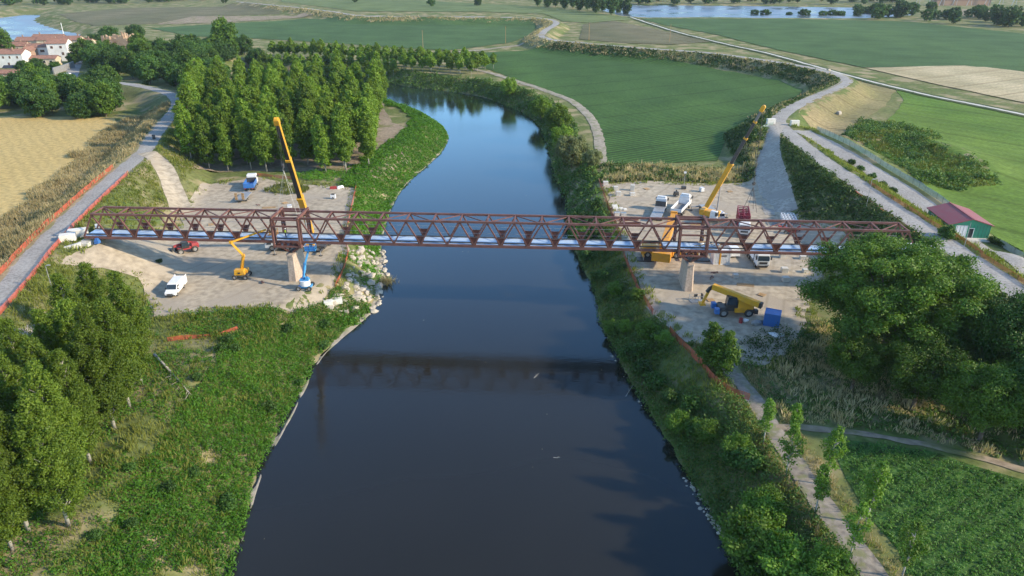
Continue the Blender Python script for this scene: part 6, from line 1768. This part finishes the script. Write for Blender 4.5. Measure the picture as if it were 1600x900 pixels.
# ------------------------------------------------------------------ small clutter on the yards and drift on the water
def clutter(name, cat, px, py, label, kind, rz):
    t = base(name, G(px, py, 0), rz, label, cat)
    if kind == 'pallet':
        for k in range(6): MB().box((0, -.5 + k * .2, .14), (1.2, .13, .03)).build('board', M['wood'], t)
        for k in (-1, 0, 1): MB().box((k * .52, 0, .06), (.1, 1.1, .11)).build('bearer', M['wood'], t)
    elif kind == 'pipes':
        for k in range(5): MB().tube((-1.8, -.4 + k * .2, .1 + .0 * k), (1.8, -.4 + k * .2, .1), .09, n=8).build('pipe', M['grey'], t)
    elif kind == 'planks':
        for k in range(4): MB().box((random.uniform(-.2, .2), -.4 + k * .25, .05 + .03 * k), (3.0, .2, .05), Matrix.Rotation(random.uniform(-.1, .1), 3, 'Z')).build('plank', M['wood'], t)
    elif kind == 'beam':
        MB().box((0, 0, .3), (4.5, .08, .5)).box((0, 0, .57), (4.5, .35, .05)).box((0, 0, .04), (4.5, .35, .05)).build('girder', M['corten'], t)
    elif kind == 'tank':
        MB().box((0, 0, .6), (1.0, 1.0, 1.0)).build('bottle', M['white'], t, bevel=.1)
        for z in (.1, .6, 1.1): MB().box((0, -.53, z), (1.15, .05, .05)).box((0, .53, z), (1.15, .05, .05)).box((.55, 0, z), (.05, 1.1, .05)).box((-.55, 0, z), (.05, 1.1, .05)).build('cage_bar', M['lightgrey'], t)
for a in (('pallet', 'pallet', 330, 352, 'wooden pallet on the ramp side of the left yard', 'pallet', .4), ('pipe_bundle', 'pipes', 345, 342, 'grey pipe bundle behind the left truss', 'pipes', .2),
          ('plank_pile', 'planks', 420, 325, 'pile of planks in the left yard behind the truss', 'planks', .1), ('pallet', 'pallet', 445, 318, 'wooden pallet left of the left crane', 'pallet', 1.0),
          ('water_tank', 'tank', 453, 328, 'caged white water tank behind the left tower', 'tank', .2), ('plank_pile', 'planks', 1090, 352, 'plank pile between the cranes in the right yard', 'planks', .3),
          ('steel_girder', 'girder', 985, 352, 'brown steel girder lying behind the truss near the net', 'beam', .05), ('steel_girder', 'girder', 982, 346, 'second brown steel girder behind the truss near the net', 'beam', .1),
          ('pallet', 'pallet', 1010, 296, 'wooden pallet at the back of the right yard', 'pallet', .5), ('pallet', 'pallet', 1140, 300, 'wooden pallet right of the raised crane', 'pallet', .2),
          ('water_tank', 'tank', 1096, 300, 'caged white water tank at the back of the right yard', 'tank', .4), ('plank_pile', 'planks', 1165, 447, 'plank pile in the sun below the lorry', 'planks', -.2),
          ('pipe_bundle', 'pipes', 1210, 350, 'grey pipe bundle left of the white racks', 'pipes', 1.2), ('pallet', 'pallet', 1110, 470, 'wooden pallet behind the yellow telehandler boom', 'pallet', .2),
          ('pallet', 'pallet', 1190, 462, 'wooden pallet above the blue container', 'pallet', .8)):
    clutter(a[0], a[1], a[2], a[3], a[4], a[5], a[6])
def branch(px, py, ln, rz, label):
    p = G(px, py, WZ)
    o = empty('drift_branch', p, rz, label, 'branch')
    MB().path([(-ln / 2, 0, .0), (0, .05, .03), (ln / 2, -.05, .3)], [.05, .04, .015], 5).path([(0, .05, .03), (ln * .25, .3, .2)], [.03, .01], 4).build('stick', M['deadwood'], o)
branch(983, 612, 3.0, R(62), 'pale stick standing in the water at the right bank')
branch(838, 588, 1.2, R(50), 'small floating stick in the bridge reflection')
branch(870, 716, .9, R(-20), 'small floating stick in the open near water')
branch(612, 438, 2.6, R(10), 'bare branch in the water beside the boulders')
# sunken brush beside the boulders
c = G(613, 442, WZ)
scatter('water_weed', 'brown brush standing in the water beside the boulders', 'vegetation', 'drygrass', (c.x - 2.5, c.x + 2.5, c.y - 2, c.y + 2), 8.0, lambda x, y: ((x - c.x) ** 2 / 5 + (y - c.y) ** 2 / 2.5 < 1) * 1.0, 5, .06, .3, 1.0, 81, True)
rgd = np.random.default_rng(5)
n = 40
X, Y = rgd.uniform(-30, 20, n), rgd.uniform(58, 230, n)
k = river_dist(X, Y) < -1.5
C = np.stack([X[k], Y[k], np.full(k.sum(), WZ + .012)], 1)
V, Q = leaf_quads(C, np.tile([0, 0, 1.0], (len(C), 1)) + rgd.normal(size=(len(C), 3)) * .02, rgd.uniform(.05, .11, len(C)), .6, rgd)
o = link(bpy.data.objects.new('floating_debris', var_mesh('floating_debris', V, Q, M['drygrass'], rgd.random(len(C)))))
tag(o, 'pale flecks of foam and leaves floating on the river', 'debris', kind='stuff')
